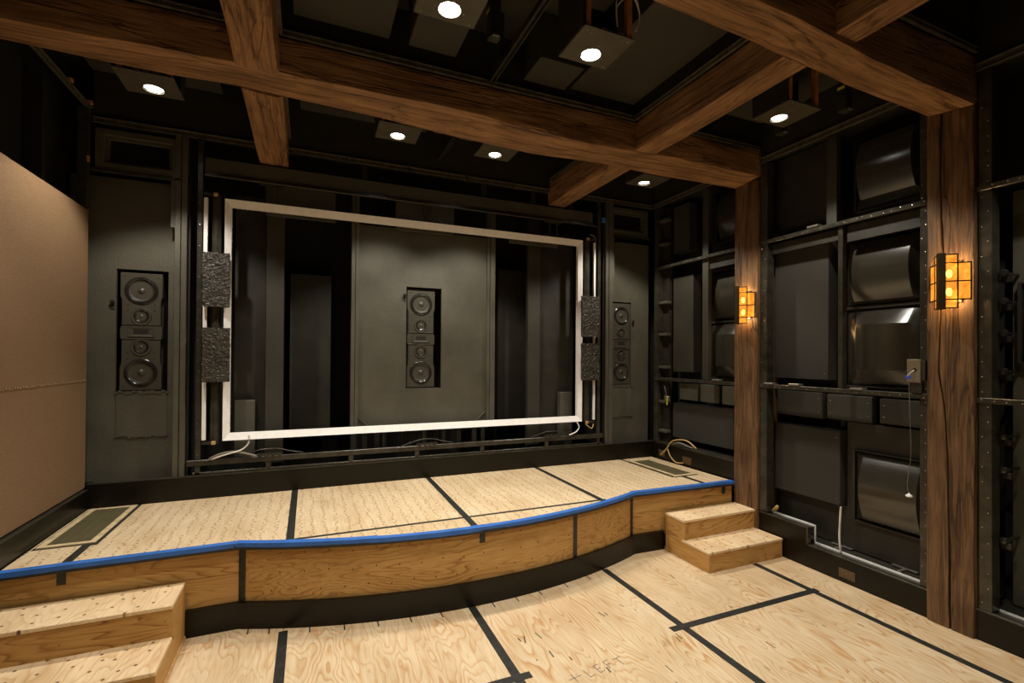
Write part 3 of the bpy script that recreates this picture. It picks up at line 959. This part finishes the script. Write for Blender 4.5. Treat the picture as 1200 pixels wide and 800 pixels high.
# diagonal corner braces of the centre board
for x0, z0, x1, z1 in ((.43, 1.12, .54, 1.01), (1.58, 1.02, 1.69, 1.13)):
    a, b = Vector((x0, 4.69, z0)), Vector((x1, 4.69, z1))
    G().tube([a, b], .006, 6).build('corner_brace', 'baffle', wb)

# ------------------------------------------------------------------ speakers
def make_speaker(x0, x1, z0, z1, yf, label):
    t = thing('wall_speaker', ((x0+x1)/2, yf+.1, z0), label, 'speaker', 'three tall wall speakers behind the stage')
    cx, cz, hw, hh = (x0+x1)/2, (z0+z1)/2, (x1-x0)/2, (z1-z0)/2
    # waisted front outline
    n = 40
    side = []
    for i in range(n+1):
        s = -1+2*i/n
        a = abs(s)
        pinch = .040*max(0, 1-((a-.30)/.28)**2) if a > .10 else .0
        pinch = min(pinch, .011)
        side.append((hw-pinch*hw/.14, cz+s*hh))
    poly = [(cx+w_, z) for w_, z in side] + [(cx-w_, z) for w_, z in reversed(side)]
    G().prism(poly, yf, yf+.05, 'y').build('baffle', 'spk', t, .004)
    box('cabinet', x0+.004, x1-.004, yf+.05, yf+.28, z0+.003, z1-.003, 'black', t)
    for s in (1, -1):
        z = cz+s*hh*.697
        r = .108*hw/.1425
        w_ = G().lathe([(r*1.06, 0), (r*1.05, .004), (r, .008), (r*.95, .006)], (cx, yf-.0005, z), (0, -1, 0), 36).build('woofer', 'rubber', t, smooth=True)
        G().lathe([(r*.96, .004), (r*.93, .011), (r*.87, .013), (r*.81, .009), (r*.78, .003)], (cx, yf, z), (0, -1, 0), 36).build('surround', 'rubber', w_, smooth=True)
        G().lathe([(r*.79, .004), (r*.55, -.006), (r*.26, -.016)], (cx, yf-.001, z), (0, -1, 0), 36).build('cone', 'cone', w_, smooth=True)
        G().lathe([(r*.30, -.015), (r*.26, -.002), (r*.15, .008), (.0005, .012)], (cx, yf-.001, z), (0, -1, 0), 24).build('dust_cap', 'spk', w_, smooth=True)
        z = cz+s*hh*.262
        r = .068*hw/.1425
        w_ = G().lathe([(r*1.05, 0), (r*1.04, .003), (r, .007), (r*.80, .004), (r*.78, .001)], (cx, yf-.0005, z), (0, -1, 0), 32).build('midrange', 'spk', t, smooth=True)
        G().lathe([(r*.80, .002), (r*.74, .008), (r*.66, .006), (r*.40, -.006), (r*.24, -.008)], (cx, yf-.001, z), (0, -1, 0), 32).build('cone', 'rubber', w_, smooth=True)
        G().lathe([(r*.25, -.008), (r*.2, .0), (r*.1, .004), (.0005, .006)], (cx, yf-.001, z), (0, -1, 0), 20).build('dust_cap', 'spk', w_, smooth=True)
    # horn: flared slot between the two ledges
    h = G()
    A = [(cx-hw*.62, cz-.050), (cx+hw*.62, cz-.050), (cx+hw*.62, cz+.050), (cx-hw*.62, cz+.050)]
    h.box(cx-hw*.92, cx+hw*.92, yf-.007, yf, cz+.054, cz+.061)
    h.box(cx-hw*.92, cx+hw*.92, yf-.007, yf, cz-.061, cz-.054)
    hn = h.build('horn_ledges', 'spk', t, .003)
    fl = G()
    i0, i1, j0, j1 = cx-hw*.36, cx+hw*.36, cz-.020, cz+.016
    o = [(cx-hw*.62, yf-.001, cz-.040), (cx+hw*.62, yf-.001, cz-.040), (cx+hw*.62, yf-.001, cz+.030), (cx-hw*.62, yf-.001, cz+.030)]
    q = [(i0, yf-.010, j0), (i1, yf-.010, j0), (i1, yf-.010, j1), (i0, yf-.010, j1)]
    o2 = [(p[0], yf-.007, p[2]) for p in o]
    # flare frame
    fl.add([*o, *o2, (i0, yf-.0015, j0), (i1, yf-.0015, j0), (i1, yf-.0015, j1), (i0, yf-.0015, j1)],
           [(4, 5, 9, 8), (5, 6, 10, 9), (6, 7, 11, 10), (7, 4, 8, 11), (0, 1, 5, 4), (1, 2, 6, 5), (2, 3, 7, 6), (3, 0, 4, 7)])
    fl.build('horn_flare', 'spk', t)
    box('horn_throat', i0, i1, yf-.0022, yf-.0012, j0, j1, 'black2', t)
    sg = G()
    for s in (1, -1):
        for xx in (-.8, .8):
            for zz in (.93, .46, .36):
                sg.lathe([(.005, 0), (.004, .002), (.0005, .003)], (cx+xx*hw*(1 if zz > .9 else .78), yf, cz+s*zz*hh), (0, -1, 0), 8)
    tag(sg.build('baffle_screws', 'rubber', t), kind='stuff')
    return t
make_speaker(-1.385, -1.105, 1.408, 2.352, 4.715, 'tall two-woofer speaker set in the board beside the brown fabric wall')
make_speaker(.885, 1.160, 1.39, 2.360, 4.725, 'tall two-woofer speaker set in the centre board behind the white screen frame')
make_speaker(3.266, 3.530, 1.384, 2.335, 4.705, 'tall two-woofer speaker set in the board next to the side wall bays')
for x, z, lab in ((-1.425, 2.11, 'small black knob left of the speaker by the brown fabric wall'), (.852, 2.29, 'small black knob left of the centre speaker'), (3.555, 2.13, 'small black knob right of the speaker next to the side wall bays')):
    t = thing('clamp_knob', (x, 4.69, z), lab, 'knob', 'small clamp knobs beside the speakers')
    G().lathe([(.006, 0), (.006, .012), (.014, .014), (.017, .020), (.012, .028), (.0005, .030)], (x, 4.70, z), (0, -1, 0), 14).build('knob_head', 'rubber', t, smooth=True)
    box('knob_tab', x-.012, x+.012, 4.694, 4.70, z-.055, z-.012, 'black', t)

# ------------------------------------------------------------------ projection screen frame
sf = thing('projection_screen', (1.06, 4.6, .95), 'open white-edged projection screen frame with no fabric, hung above the stage', 'projection screen')
XL, XR, ZB, ZT = -.650, 2.780, .990, 2.990
def mitre(o0, o1, i1, i0):
    """bevelled frame bar with mitred ends: outer edge stands proud, inner edge is set back"""
    yo, yi, yb = 4.562, 4.586, 4.625
    vs = [(o0[0], yo, o0[1]), (o1[0], yo, o1[1]), (i1[0], yi, i1[1]), (i0[0], yi, i0[1])]
    vs += [(p[0], yb, p[2]) for p in vs]
    return G().add(vs, [(0, 1, 2, 3), (7, 6, 5, 4), (0, 4, 5, 1), (1, 5, 6, 2), (2, 6, 7, 3), (3, 7, 4, 0)]).build('frame_bar', 'white', sf)
wv, wh = .047, .056
oc = [(XL, ZB), (XR, ZB), (XR, ZT), (XL, ZT)]
ic = [(XL+wv, ZB+wh), (XR-wv, ZB+wh), (XR-wv, ZT-wh), (XL+wv, ZT-wh)]
for k in range(4):
    mitre(oc[k], oc[(k+1) % 4], ic[(k+1) % 4], ic[k])
g = G()
for i in range(5):
    for xx in (XL+wv+.004, XR-wv-.004):
        for z in (ZB+.10+i*.06, ZT-.10-i*.06):
            g.lathe([(.004, 0), (.0035, .004), (.0005, .005)], (xx, 4.585, z), (0, -1, 0), 6)
for i in range(4):
    for a in (XL+.09+i*.035, XR-.09-i*.035):
        g.lathe([(.004, 0), (.0035, .004), (.0005, .005)], (a, 4.585, ZT-wh-.012), (0, -1, 0), 8)
tag(g.build('snap_studs', 'white', sf), kind='stuff')
# side mask rollers with outer white strips
def roller(x0, x1, xr):
    n, k = 60, 16
    pts = [(xr, 4.615, .985+i*(2.02/n)) for i in range(n+1)]
    t = G().tube(pts, [.036+.0012*math.sin(i*1.9) for i in range(n+1)], k).build('mask_roller', 'steel', sf, smooth=True)
    box('edge_strip', x0, x1, 4.575, 4.60, 1.00, 2.985, 'white', t, .002)
    for z in (.965, 3.01):
        box('end_bracket', min(x0, xr-.03), max(x1, xr+.03), 4.58, 4.65, z, z+.02, 'black', t)
        box('motor_tip', xr-.02, xr+.012, 4.57, 4.60, z-.006, z+.024, 'tan_wire', t, .004)
    return t
roller(-.800, -.772, -.712)
roller(2.935, 2.957, 2.860)
def foilbox(x0, x1, z0, z1, y0, y1, seed, label):
    g = G()
    nx, nz, ny = 24, 52, 4
    def P(x, y, z):
        sv = Vector((x*48, y*48, z*48+seed*9))
        d = noise.noise_vector(sv)*.005 + noise.noise_vector(sv*2.1)*.003
        return Vector((x, y, z))+d
    def face(fn, a, b):
        vs = [fn(i/a, j/b) for j in range(b+1) for i in range(a+1)]
        fs = [(j*(a+1)+i, j*(a+1)+i+1, (j+1)*(a+1)+i+1, (j+1)*(a+1)+i) for j in range(b) for i in range(a)]
        g.add(vs, fs)
    X = lambda u: x0+(x1-x0)*u
    Z = lambda v: z0+(z1-z0)*v
    Y = lambda u: y0+(y1-y0)*u
    face(lambda u, v: P(X(u), y0, Z(v)), nx, nz)
    face(lambda u, v: P(X(u), y1, Z(v)), nx, nz)
    face(lambda u, v: P(x0, Y(u), Z(v)), ny, nz)
    face(lambda u, v: P(x1, Y(u), Z(v)), ny, nz)
    face(lambda u, v: P(X(u), Y(v), z0), nx, ny)
    face(lambda u, v: P(X(u), Y(v), z1), nx, ny)
    o = g.build('foil_wrap', 'foil')
    return tag(o, label, 'foil wrap', 'crumpled foil wraps over the mask rollers')
foilbox(-.795, -.605, 2.09, 2.53, 4.520, 4.546, 1, 'upper crumpled black foil wrap on the mask roller nearest the brown fabric wall')
foilbox(-.793, -.600, 1.478, 1.918, 4.520, 4.546, 2, 'lower crumpled black foil wrap on the mask roller nearest the brown fabric wall')
foilbox(2.752, 2.970, 1.925, 2.372, 4.520, 4.546, 3, 'upper crumpled black foil wrap on the mask roller nearest the columns')
foilbox(2.752, 2.972, 1.446, 1.85, 4.520, 4.546, 4, 'lower crumpled black foil wrap on the mask roller nearest the columns')

# ------------------------------------------------------------------ steel support frame round the screen
ss = thing('screen_support', (1.06, 4.6, .72), 'black steel support frame round the white screen frame', 'steel frame')
for x0, x1 in ((-.845, -.807), (2.985, 3.022)):
    p = box('post', x0, x1, 4.572, 4.61, .722, 3.46, 'steel', ss, .003)
    screws_on(p, [((x0+x1)/2+.004*math.sin(i*3), 4.572, .80+i*.085) for i in range(31)], (0, -1, 0), .004)
box('bottom_rail', -.90, 3.06, 4.565, 4.60, .795, .842, 'steel', ss, .004)
box('bottom_rail', -.86, 3.04, 4.572, 4.60, .724, .742, 'steel', ss, .002)
box('rail_shelf', -.90, 3.06, 4.60, 4.70, .80, .812, 'black', ss)
box('top_rail', -.80, 2.985, 4.572, 4.60, 3.165, 3.182, 'steel', ss, .003)
for x in (-.31, .36, .96, 1.62, 2.35):
    box('rail_foot', x-.02, x+.02, 4.57, 4.598, .742, .795, 'steel', ss)
for x in (-.30, 1.06, 2.42):
    b = G()
    b.box(x-.10, x+.10, 4.575, 4.61, .842, .862)
    for k in range(4):
        b.lathe([(.014, 0), (.014, .014), (.007, .016), (.007, .028), (.0005, .028)], (x-.075+.05*k, 4.565, .852), (0, -1, 0), 8)
    b.build('clamp_plate', 'steel', ss)
    b = G().box(x-.10, x+.10, 4.575, 4.60, 3.145, 3.165).box(x-.05, x-.035, 4.58, 4.595, 3.0, 3.145).box(x+.035, x+.05, 4.58, 4.595, 3.0, 3.145)
    b.build('top_hanger', 'steel', ss)
    cable([(x-.24, 4.60, .845), (x-.14, 4.59, .875), (x-.06, 4.585, .895), (x+.06, 4.585, .895), (x+.15, 4.59, .87), (x+.26, 4.60, .845)], .006, 'steel', 'tie_wire', ss)
# loose cables at the screen corners
def loosecable(pts, r, mat, label):
    o = cable(pts, r, mat, 'loose_cable')
    return tag(o, label, 'cable', 'loose cables at the screen and wall')
t = thing('cable_bundle', (-.58, 4.55, .845), 'white and grey cables bundled below the screen corner nearest the brown fabric wall', 'cables')
cable([(-.455, 4.545, 1.03), (-.46, 4.545, .96), (-.51, 4.545, .91), (-.60, 4.545, .885), (-.72, 4.55, .85)], .007, 'white_wire', 'white_cable', t)
cable([(-.40, 4.55, .85), (-.55, 4.55, .895), (-.66, 4.55, .885), (-.74, 4.55, .85)], .010, 'grey_wire', 'grey_cable', t)
loosecable([(2.72, 4.57, .985), (2.74, 4.555, .93), (2.70, 4.555, .88), (2.62, 4.56, .85)], .007, 'white_wire', 'white cable hanging below the screen corner nearest the columns')
loosecable([(2.93, 4.56, .955), (2.90, 4.55, .91), (2.86, 4.55, .93), (2.83, 4.57, .96)], .006, 'tan_wire', 'short tan wire below the screen corner nearest the columns')
loosecable([(2.87, 4.56, 3.06), (2.92, 4.555, 3.05), (2.95, 4.56, 2.99)], .006, 'grey_wire', 'short wire above the mask roller nearest the columns')
o = box('tape_flag', 3.035, 3.085, 4.575, 4.585, 3.22, 3.28, 'blue')
tag(o, 'small scrap of blue tape above the screen frame corner', 'tape')

# ================================================================== RIGHT WALL
wr = struct(box('wall_right', 4.10, 4.20, FRONT, 5.42, 0, CEIL, 'black2'))
struct(box('trim_3', RX+.01, 4.1, FRONT, 4.60, 3.50, CEIL, 'black'))
def rail(y0, y1, z, sc=.06):
    o = G().box(RX-.004, RX+.085, y0, y1, z-.014, z+.006).box(RX-.006, RX, y0, y1, z-.026, z+.008).build('wall_rail', 'steel', wr, .003)
    k = int((y1-y0)/sc)
    rr = random.Random(int(z*100)+k)
    screws_on(o, [(RX-.006, y0+(y1-y0)*(i+.5)/k+rr.uniform(-.015, .015), z-.010+rr.uniform(-.008, .008)) for i in range(k)], (-1, 0, 0), .0045)
    return o
bays = [(3.378, 4.56), (1.832, 3.118), (-.6, 1.585)]
for y0, y1 in bays:
    for z in (2.752, 1.462):
        rail(y0, y1, z)
    track((RX+.01, y0, 3.485), (RX+.01, y1, 3.485), (-1, 0, 0), wr, .05, .024, .03)
def stud(y0, y1, z0, z1, x0=RX, x1=RX+.09, mat='steel', sc=.09):
    o = box('wall_stud', x0, x1, y0, y1, z0, z1, mat, wr, .003)
    if sc:
        k = int((z1-z0)/sc)
        rr = random.Random(int(y0*1000))
        screws_on(o, [(x0, (y0+y1)/2+rr.choice((-1, 1))*(y1-y0)*.22, z0+(z1-z0)*(i+.5)/k) for i in range(k)], (-1, 0, 0), .0045)
    return o
stud(4.50, 4.56, .71, 3.47)
stud(3.755, 3.835, 1.47, 3.46, RX+.03, RX+.08, 'hung', 0)
stud(3.040, 3.112, .33, 3.46)
stud(1.838, 1.885, .19, 3.46, RX+.01)
stud(2.396, 2.432, 1.47, 2.73, RX+.02, RX+.07, 'steel', 0)
stud(2.45, 2.53, 2.76, 3.46, RX+.03, RX+.08, 'hung', 0)
stud(1.512, 1.575, .19, 3.46)
for z in (2.34, 1.97, 1.59, 1.19, .85, 3.02, 3.30):
    box('noggin', RX+.02, RX+.09, 4.37, 4.50, z-.015, z+.015, 'baffle', wr, .003)
box('noggin_post', RX+.09, RX+.13, 4.40, 4.55, .72, 3.46, 'black', wr)
# gussets and header strips under the rails
for y0, y1, z0, z1 in ((1.84, 2.38, 2.60, 2.72), (3.40, 3.76, 2.62, 2.72), (2.44, 3.03, 2.63, 2.715)):
    box('bay_header', RX+.05, RX+.07, y0, y1, z0, z1, 'black', wr)
for y0, z in ((2.78, 1.475), (2.28, 1.472), (3.02, 1.472), (2.62, 2.77), (3.62, 1.475)):
    box('rail_clip', RX-.01, RX+.05, y0-.045, y0+.045, z-.004, z+.012, 'bracket', wr, .002)
# baseboards and sills
br = struct(box('baseboard_right', RX, RX+.03, 3.378, BY, SZ-.02, .705, 'gloss', None, .002))
def sill(y0, y1, z):
    box('baseboard_board', RX, RX+.025, y0, y1, .0005, z-.012, 'gloss', br, .002)
    box('sill_cap', RX-.006, RX+.03, y0, y1, z-.012, z, 'steel', br, .002)
    box('sill_channel', RX+.03, RX+.095, y0, y1, z-.02, z-.010, 'steel', br)
    box('sill_edge', RX+.095, RX+.103, y0, y1, z-.012, z+.003, 'white', br)
sill(2.665, 3.118, .325)
sill(1.832, 2.665, .188)
sill(FRONT, 1.585, .190)
box('sill_return', RX+.095, RX+.103, 2.658, 2.668, .19, .328, 'white', br)
box('sill_cap', RX-.006, RX+.03, 2.652, 2.668, .176, .325, 'steel', br, .002)
o = box('sill_channel', RX, RX+.10, 3.378, BY, .705, .722, 'steel', br)
screws_on(o, [(RX+.05, 3.42+i*.03, .722) for i in range(36)], (0, 0, 1), .005)
box('baseboard_board', RX, RX+.03, 3.118, 3.378, .0005, .5, 'gloss', br)
def plate(y0, y1, z0, z1, label):
    t = thing('outlet_plate', (RX-.004, (y0+y1)/2, z0), label, 'outlet', 'outlet plates on the black baseboard')
    box('cover', RX-.006, RX-.0005, y0, y1, z0, z1, 'plate', t, .0015)
    box('socket', RX-.0075, RX-.006, y0+(y1-y0)*.2, y1-(y1-y0)*.2, z0+(z1-z0)*.3, z1-(z1-z0)*.3, 'plate', t, .0005)
plate(2.285, 2.405, .037, .103, 'brown outlet plate on the black baseboard between the two columns')
plate(4.36, 4.46, .565, .635, 'small brown outlet plate with cables on the baseboard at the stage corner')
plate(3.945, 4.075, .555, .63, 'brown outlet plate on the baseboard beside the stage, right of the loose cables')

# absorber panels
def absorber(y0, y1, z0, z1, label, xf=3.90, th=.12, mat='foam'):
    t = thing('absorber_panel', (xf+th, (y0+y1)/2, z0), label, 'acoustic panel', 'black absorber panels in the side wall bays')
    box('panel_face', xf, xf+th, y0, y1, z0, z1, mat, t, .004)
    screws_on(t.children[0], [(xf, y, z) for y in (y0+.03, y1-.03) for z in (z0+.05, z1-.05)], (-1, 0, 0), .005)
    box('mounting_cleat', xf+th, 4.10, y0+.05, y1-.05, z0+.05, z1-.05, 'black2', t)
    return t
absorber(2.585, 3.072, 1.525, 2.665, 'upright dark absorber panel in the bay between the columns, above the middle rail')
absorber(2.53, 3.105, 2.85, 3.49, 'dark absorber panel at the top of the bay between the columns', mat='black')
absorber(2.49, 3.068, .53, 1.12, 'square dark absorber panel low in the bay between the columns')
absorber(2.655, 3.07, 1.20, 1.415, 'small grey panel under the middle rail beside the stage-end column, one of three', 3.93, .06)
absorber(2.272, 2.615, 1.21, 1.41, 'small grey panel under the middle rail between two alike, between the columns', 3.93, .06)
absorber(1.90, 2.22, 1.22, 1.405, 'small grey panel under the middle rail beside the cracked column, one of three', 3.93, .06)
absorber(4.05, 4.36, 1.54, 2.62, 'upright grey absorber panel in the back corner bay', mat='hung', xf=3.87)
absorber(4.11, 4.36, 2.90, 3.43, 'dark absorber panel at the top of the back corner bay', xf=3.87)
absorber(3.50, 4.36, .79, 1.185, 'low wide dark panel in the back corner bay above the loose cables', xf=3.87)
absorber(3.50, 3.72, 1.22, 1.41, 'small grey panel under the middle rail of the back corner bay, next to the column', 3.95, .05, 'baffle')
absorber(3.76, 4.02, 1.22, 1.41, 'middle small grey panel under the middle rail of the back corner bay', 3.95, .05, 'baffle')
absorber(4.06, 4.34, 1.22, 1.41, 'small grey panel under the back corner bay rail, next to the wire clamp', 3.95, .05, 'baffle')
box('bay_board', 3.96, 4.0, 1.84, 2.47, .20, 1.20, 'black', wr)
box('bay_board', 3.98, 4.02, 2.47, 3.1, .20, .52, 'black', wr)

# moulded diffusers
def diffuser(y0, y1, z0, z1, ax, label, xb=3.99, dep=.085, bev=.12, lip=.02, inn=.9):
    if ax == 'y' and lip == .02: dep, bev, lip = .062, .07, .045
    t = thing('diffuser', (xb, (y0+y1)/2, z0), label, 'diffuser', 'moulded curved diffusers in the side wall bays')
    n = 18
    g = G()
    vs = []
    cy, cz, hy, hz = (y0+y1)/2, (z0+z1)/2, (y1-y0)/2, (z1-z0)/2
    rows = []
    # rows along the axis direction: end edge, inner edge, inner edge, end edge
    for s, inner in ((-1, False), (-1, True), (1, True), (1, False)):
        row = []
        for k in range(n+1):
            u = -1+2*k/n
            if inner:
                xx = xb-lip-dep*(1-u*u)-.012
            else:
                xx = xb-lip*.3
            if ax == 'z':
                z = cz+s*(hz-(bev if inner else 0))
                y = cy+u*hy*(.93 if inner else 1)
            else:
                y = cy+s*(hy-(bev if inner else 0))
                z = cz+u*hz*(inn if inner else 1)
            row.append((xx, y, z))
        rows.append(row)
    m = n+1
    for r_ in rows: vs += r_
    fs = [(i*m+k, i*m+k+1, (i+1)*m+k+1, (i+1)*m+k) for i in range(3) for k in range(n)]
    # long edges down to the back plate
    for k in (0, n):
        fs.append((0*m+k, 1*m+k, 2*m+k, 3*m+k))
    g.add(vs, fs)
    g.build('curved_shell', 'diff', t, smooth=True, ang=28)
    box('backing_box', xb-.004, 4.10, y0-.01, y1+.01, z0-.01, z1+.01, 'black2', t)
    for (a, b, c, d) in ((y0-.025, y0-.008, z0-.019, z1+.019), (y1+.008, y1+.025, z0-.019, z1+.019)):
        box('frame_strip', xb-.03, xb+.02, a, b, c, d, 'black', t)
    for (a, b) in ((z0-.019, z0-.010), (z1+.010, z1+.019)):
        box('frame_strip', xb-.03, xb+.02, y0-.008, y1+.008, a, b, 'black', t)
    return t
diffuser(1.935, 2.475, 2.122, 2.62, 'y', 'glossy dark curved diffuser with a horizontal bulge, between the columns under the top rail')
diffuser(1.935, 2.475, 1.50, 2.082, 'z', 'glossy dark curved diffuser with a pale upper edge, between the columns on the middle rail')
diffuser(1.90, 2.40, 2.87, 3.40, 'y', 'dark curved diffuser at the top of the bay between the columns', dep=.06, bev=.07, lip=.09, inn=.82)
diffuser(1.87, 2.385, .46, .975, 'y', 'glossy curved diffuser low in the bay between the columns beside the hanging ring', xb=3.955)
diffuser(3.43, 3.885, 2.10, 2.60, 'y', 'dark curved diffuser in the back corner bay beside the lantern column')
diffuser(3.43, 3.885, 1.50, 2.06, 'z', 'dark curved diffuser with pale upper edge on the middle rail of the back corner bay')
diffuser(3.43, 3.80, 2.93, 3.42, 'y', 'dark curved diffuser at the top of the back corner bay')
diffuser(.90, 1.45, 1.70, 2.15, 'y', 'dark curved diffuser in the bay past the cracked column')
# clamp knobs in the last bay
for nth, z in (('topmost', 2.22), ('second from the top', 2.05), ('third from the top', 1.86), ('just above the middle rail', 1.63), ('just below the middle rail', 1.24), ('second from the bottom', 1.04), ('lowest of the row', .62)):
    t = thing('panel_clamp', (3.86, 1.50, z), 'round-headed black panel clamp past the cracked column, '+nth, 'clamp', 'row of panel clamps past the cracked column')
    G().lathe([(.007, 0), (.007, .03), (.020, .032), (.024, .044), (.016, .056), (.0005, .058)], (3.87, 1.485, z), (-1, 0, 0), 14).build('clamp_head', 'rubber', t, smooth=True)
    box('clamp_jaw', 3.85, 3.88, 1.46, 1.51, z-.055, z-.015, 'rubber', t, .004)
    box('clamp_stem', 3.87, 4.0, 1.478, 1.492, z-.007, z+.007, 'steel', t)
box('clamp_board', 4.0, 4.02, -.5, 1.51, .2, 2.74, 'baffle', wr)
# loose wire clamp in the back corner bay
t = thing('wire_clamp', (3.80, 4.42, 1.18), 'small tangled wire clamp with yellow tip on the back corner bay noggin', 'clamp')
box('clamp_body', 3.775, 3.81, 4.33, 4.40, 1.20, 1.26, 'bracket', t, .006)
box('yellow_tip', 3.765, 3.775, 4.335, 4.345, 1.16, 1.26, 'yellow', t)
cable([(3.78, 4.36, 1.26), (3.77, 4.37, 1.33), (3.78, 4.40, 1.38)], .004, 'grey_wire', 'wire', t)

# junction box by the cracked column
t = thing('junction_box', (RX+.0, 1.90, 1.55), 'grey metal junction box with two blue wire nuts on the rail beside the cracked column', 'junction box')
box('box_body', RX-.02, RX+.03, 1.868, 1.945, 1.545, 1.70, 'greybox', t, .003)
box('side_switch', RX-.012, RX+.02, 1.843, 1.866, 1.56, 1.69, 'black', t, .002)
G().lathe([(.012, 0), (.012, .002), (.0005, .002)], (RX-.0205, 1.898, 1.63), (-1, 0, 0), 12).build('knockout_hole', 'black2', t)
cable([(RX-.021, 1.90, 1.628), (RX-.034, 1.915, 1.61), (RX-.034, 1.935, 1.585)], .003, 'white_wire', 'wire', t)
for y in (1.938, 1.918):
    G().lathe([(.0055, 0), (.007, .012), (.006, .022), (.0005, .024)], (RX-.034, y, 1.590), (0, 0, -1), 10).build('wire_nut', 'blue_nut', t, smooth=True)
box('box_bracket', RX-.01, RX+.04, 1.865, 1.93, 1.475, 1.545, 'steel', t)
# pull cord with ring
t = thing('pull_cord', (3.80, 1.96, .78), 'thin hanging cord with a small pale ring in front of the low glossy diffuser', 'cord')
cable([(RX-.015, 1.935, 1.545), (RX-.012, 1.93, 1.30), (RX-.012, 1.925, 1.05), (RX-.012, 1.945, .86), (RX-.012, 1.935, .79)], .0018, 'grey_wire', 'cord', t)
G().lathe([(.004, .02), (.008, .012), (.018, .006), (.02, 0), (.016, -.006), (.0005, -.008)], (RX-.012, 1.935, .775), (0, 0, 1), 16).build('ring_weight', 'white', t, smooth=True)
# white riser cable in the middle bay
loosecable([(RX+.09, 2.452, .185), (RX+.085, 2.458, .30), (RX+.088, 2.456, .42), (RX+.09, 2.45, .54)], .008, 'white_wire', 'white cable rising behind the sill between the columns')
loosecable([(RX+.06, 3.02, .345), (RX+.05, 2.97, .40), (RX+.06, 2.99, .36)], .012, 'tan_wire', 'short tan cable coil on the sill beside the stage-end column')
# tangle of cables at the stage corner
t = thing('cable_tangle', (RX-.03, 4.2, .55), 'tangle of tan and grey cables looping over the baseboard at the stage corner', 'cables')
cable([(RX-.008, 4.40, .60), (RX-.05, 4.36, .60), (RX-.05, 4.28, .67), (RX-.03, 4.20, .775), (RX+.02, 4.05, .80), (RX+.05, 3.93, .73)], .008, 'tan_wire', 'tan_cable', t)
cable([(RX-.04, 4.27, .68), (RX-.05, 4.22, .61), (RX-.05, 4.13, .555), (RX-.02, 4.05, .56)], .006, 'tan_wire', 'pale_cable', t)
cable([(RX+.0, 4.22, .735), (RX-.01, 4.12, .765), (RX+.03, 4.0, .735), (RX+.05, 3.96, .73)], .011, 'grey_wire', 'grey_cable', t)
# T brackets on the floor of the middle bay
for y, lab in ((2.50, 'small metal T bracket on the bay floor beside the white rising cable'), (2.06, 'small metal T bracket on the bay floor under the low glossy diffuser')):
    t = thing('floor_bracket', (RX+.14, y, .19), lab, 'bracket', 'T brackets on the bay floor')
    box('bracket_arm', RX+.11, RX+.24, y-.012, y+.012, .19, .20, 'bracket', t)
    box('bracket_bar', RX+.17, RX+.195, y-.08, y+.08, .2001, .206, 'bracket', t)
box('bay_floor', RX+.10, 4.1, FRONT, 3.11, .14, .19, 'black', wr)
box('bay_floor', RX+.10, 4.1, 3.4, 4.55, .66, .72, 'black', wr)

# ------------------------------------------------------------------ lantern sconces
def make_sconce(yc, label):
    XW = RX-.026
    zc = 2.186
    t = thing('wall_lantern', (XW, yc, zc-.16), label, 'wall lantern', 'amber lanterns on the timber columns')
    d = .108
    apex = Vector((XW-d, yc, 0))
    box('back_plate', XW-.008, XW-.0003, yc-.06, yc+.06, zc-.13, zc+.13, 'bronze', t, .002)
    # corner post
    G().obox((XW-d, yc, zc), (.013, .013, 0), (.013, -.013, 0), (0, 0, .176)).build('corner_post', 'bronze', t, .002)
    hi, ho = .170, .117     # half heights of the tall inner and short outer panes
    for sg in (-1, 1):
        e = Vector((d-.002, sg*(d-.002), 0))     # along the face from the corner to the wall
        L = e.length
        e.normalize()
        nn = Vector((-e.y*sg, e.x*sg, 0))
        if nn.x > 0: nn = -nn
        def bar(u0, u1, z0, z1, wdt=.0045, name='frame_bar'):
            c = apex + e*((u0+u1)/2)
            return G().obox((c.x, c.y, zc+(z0+z1)/2), e*((u1-u0)/2), nn*wdt, (0, 0, (z1-z0)/2)).build(name, 'bronze', t)
        m = L*.54
        bar(m-.004, m+.004, -hi, hi)
        bar(L-.008, L, -ho, ho)
        for z in (hi-.008, -hi):
            bar(.008, m, z, z+.008)
        for z in (ho-.008, -ho):
            bar(.008, L, z, z+.008)
        bar(.008, L, -.004, .004)
        def pane(u0, u1, z0, z1):
            c = apex + e*((u0+u1)/2)
            G().obox((c.x, c.y, zc+(z0+z1)/2), e*((u1-u0)/2), nn*.0015, (0, 0, (z1-z0)/2)).build('glass_pane', 'amber', t)
        for z0, z1 in ((ho, hi-.008), (-hi+.008, -ho), (.004, ho-.008), (-ho+.008, -.004)):
            pane(.014, m-.004, z0, z1)
        for z0, z1 in ((.004, ho-.008), (-ho+.008, -.004)):
            pane(m+.004, L-.008, z0, z1)
    for z in (.052, -.062):
        G().lathe([(.0005, -.026), (.010, -.022), (.014, -.008), (.014, .008), (.008, .022), (.0005, .024)], (XW-.045, yc-.012, zc+z), (0, 0, 1), 14).build('bulb', 'sconce_bulb', t, smooth=True)
        p = bpy.data.lights.new('lantern_glow', 'POINT')
        p.energy = 2.2
        p.color = (1, .62, .26)
        p.shadow_soft_size = .018
        lo = bpy.data.objects.new('lantern_glow', p)
        col.objects.link(lo)
        lo.parent = t
        lo.location = Vector((XW-.045, yc-.012, zc+z+(.045 if z > 0 else -.045))) - t.location
    return t
make_sconce(1.70, 'amber glass lantern lit on the cracked timber column')
make_sconce(3.245, 'amber glass lantern lit on the timber column at the stage end')

# ================================================================== closing wall behind the viewer
struct(box('wall_front', -1.75, 4.2, FRONT-.1, FRONT, 0, CEIL, 'black'))
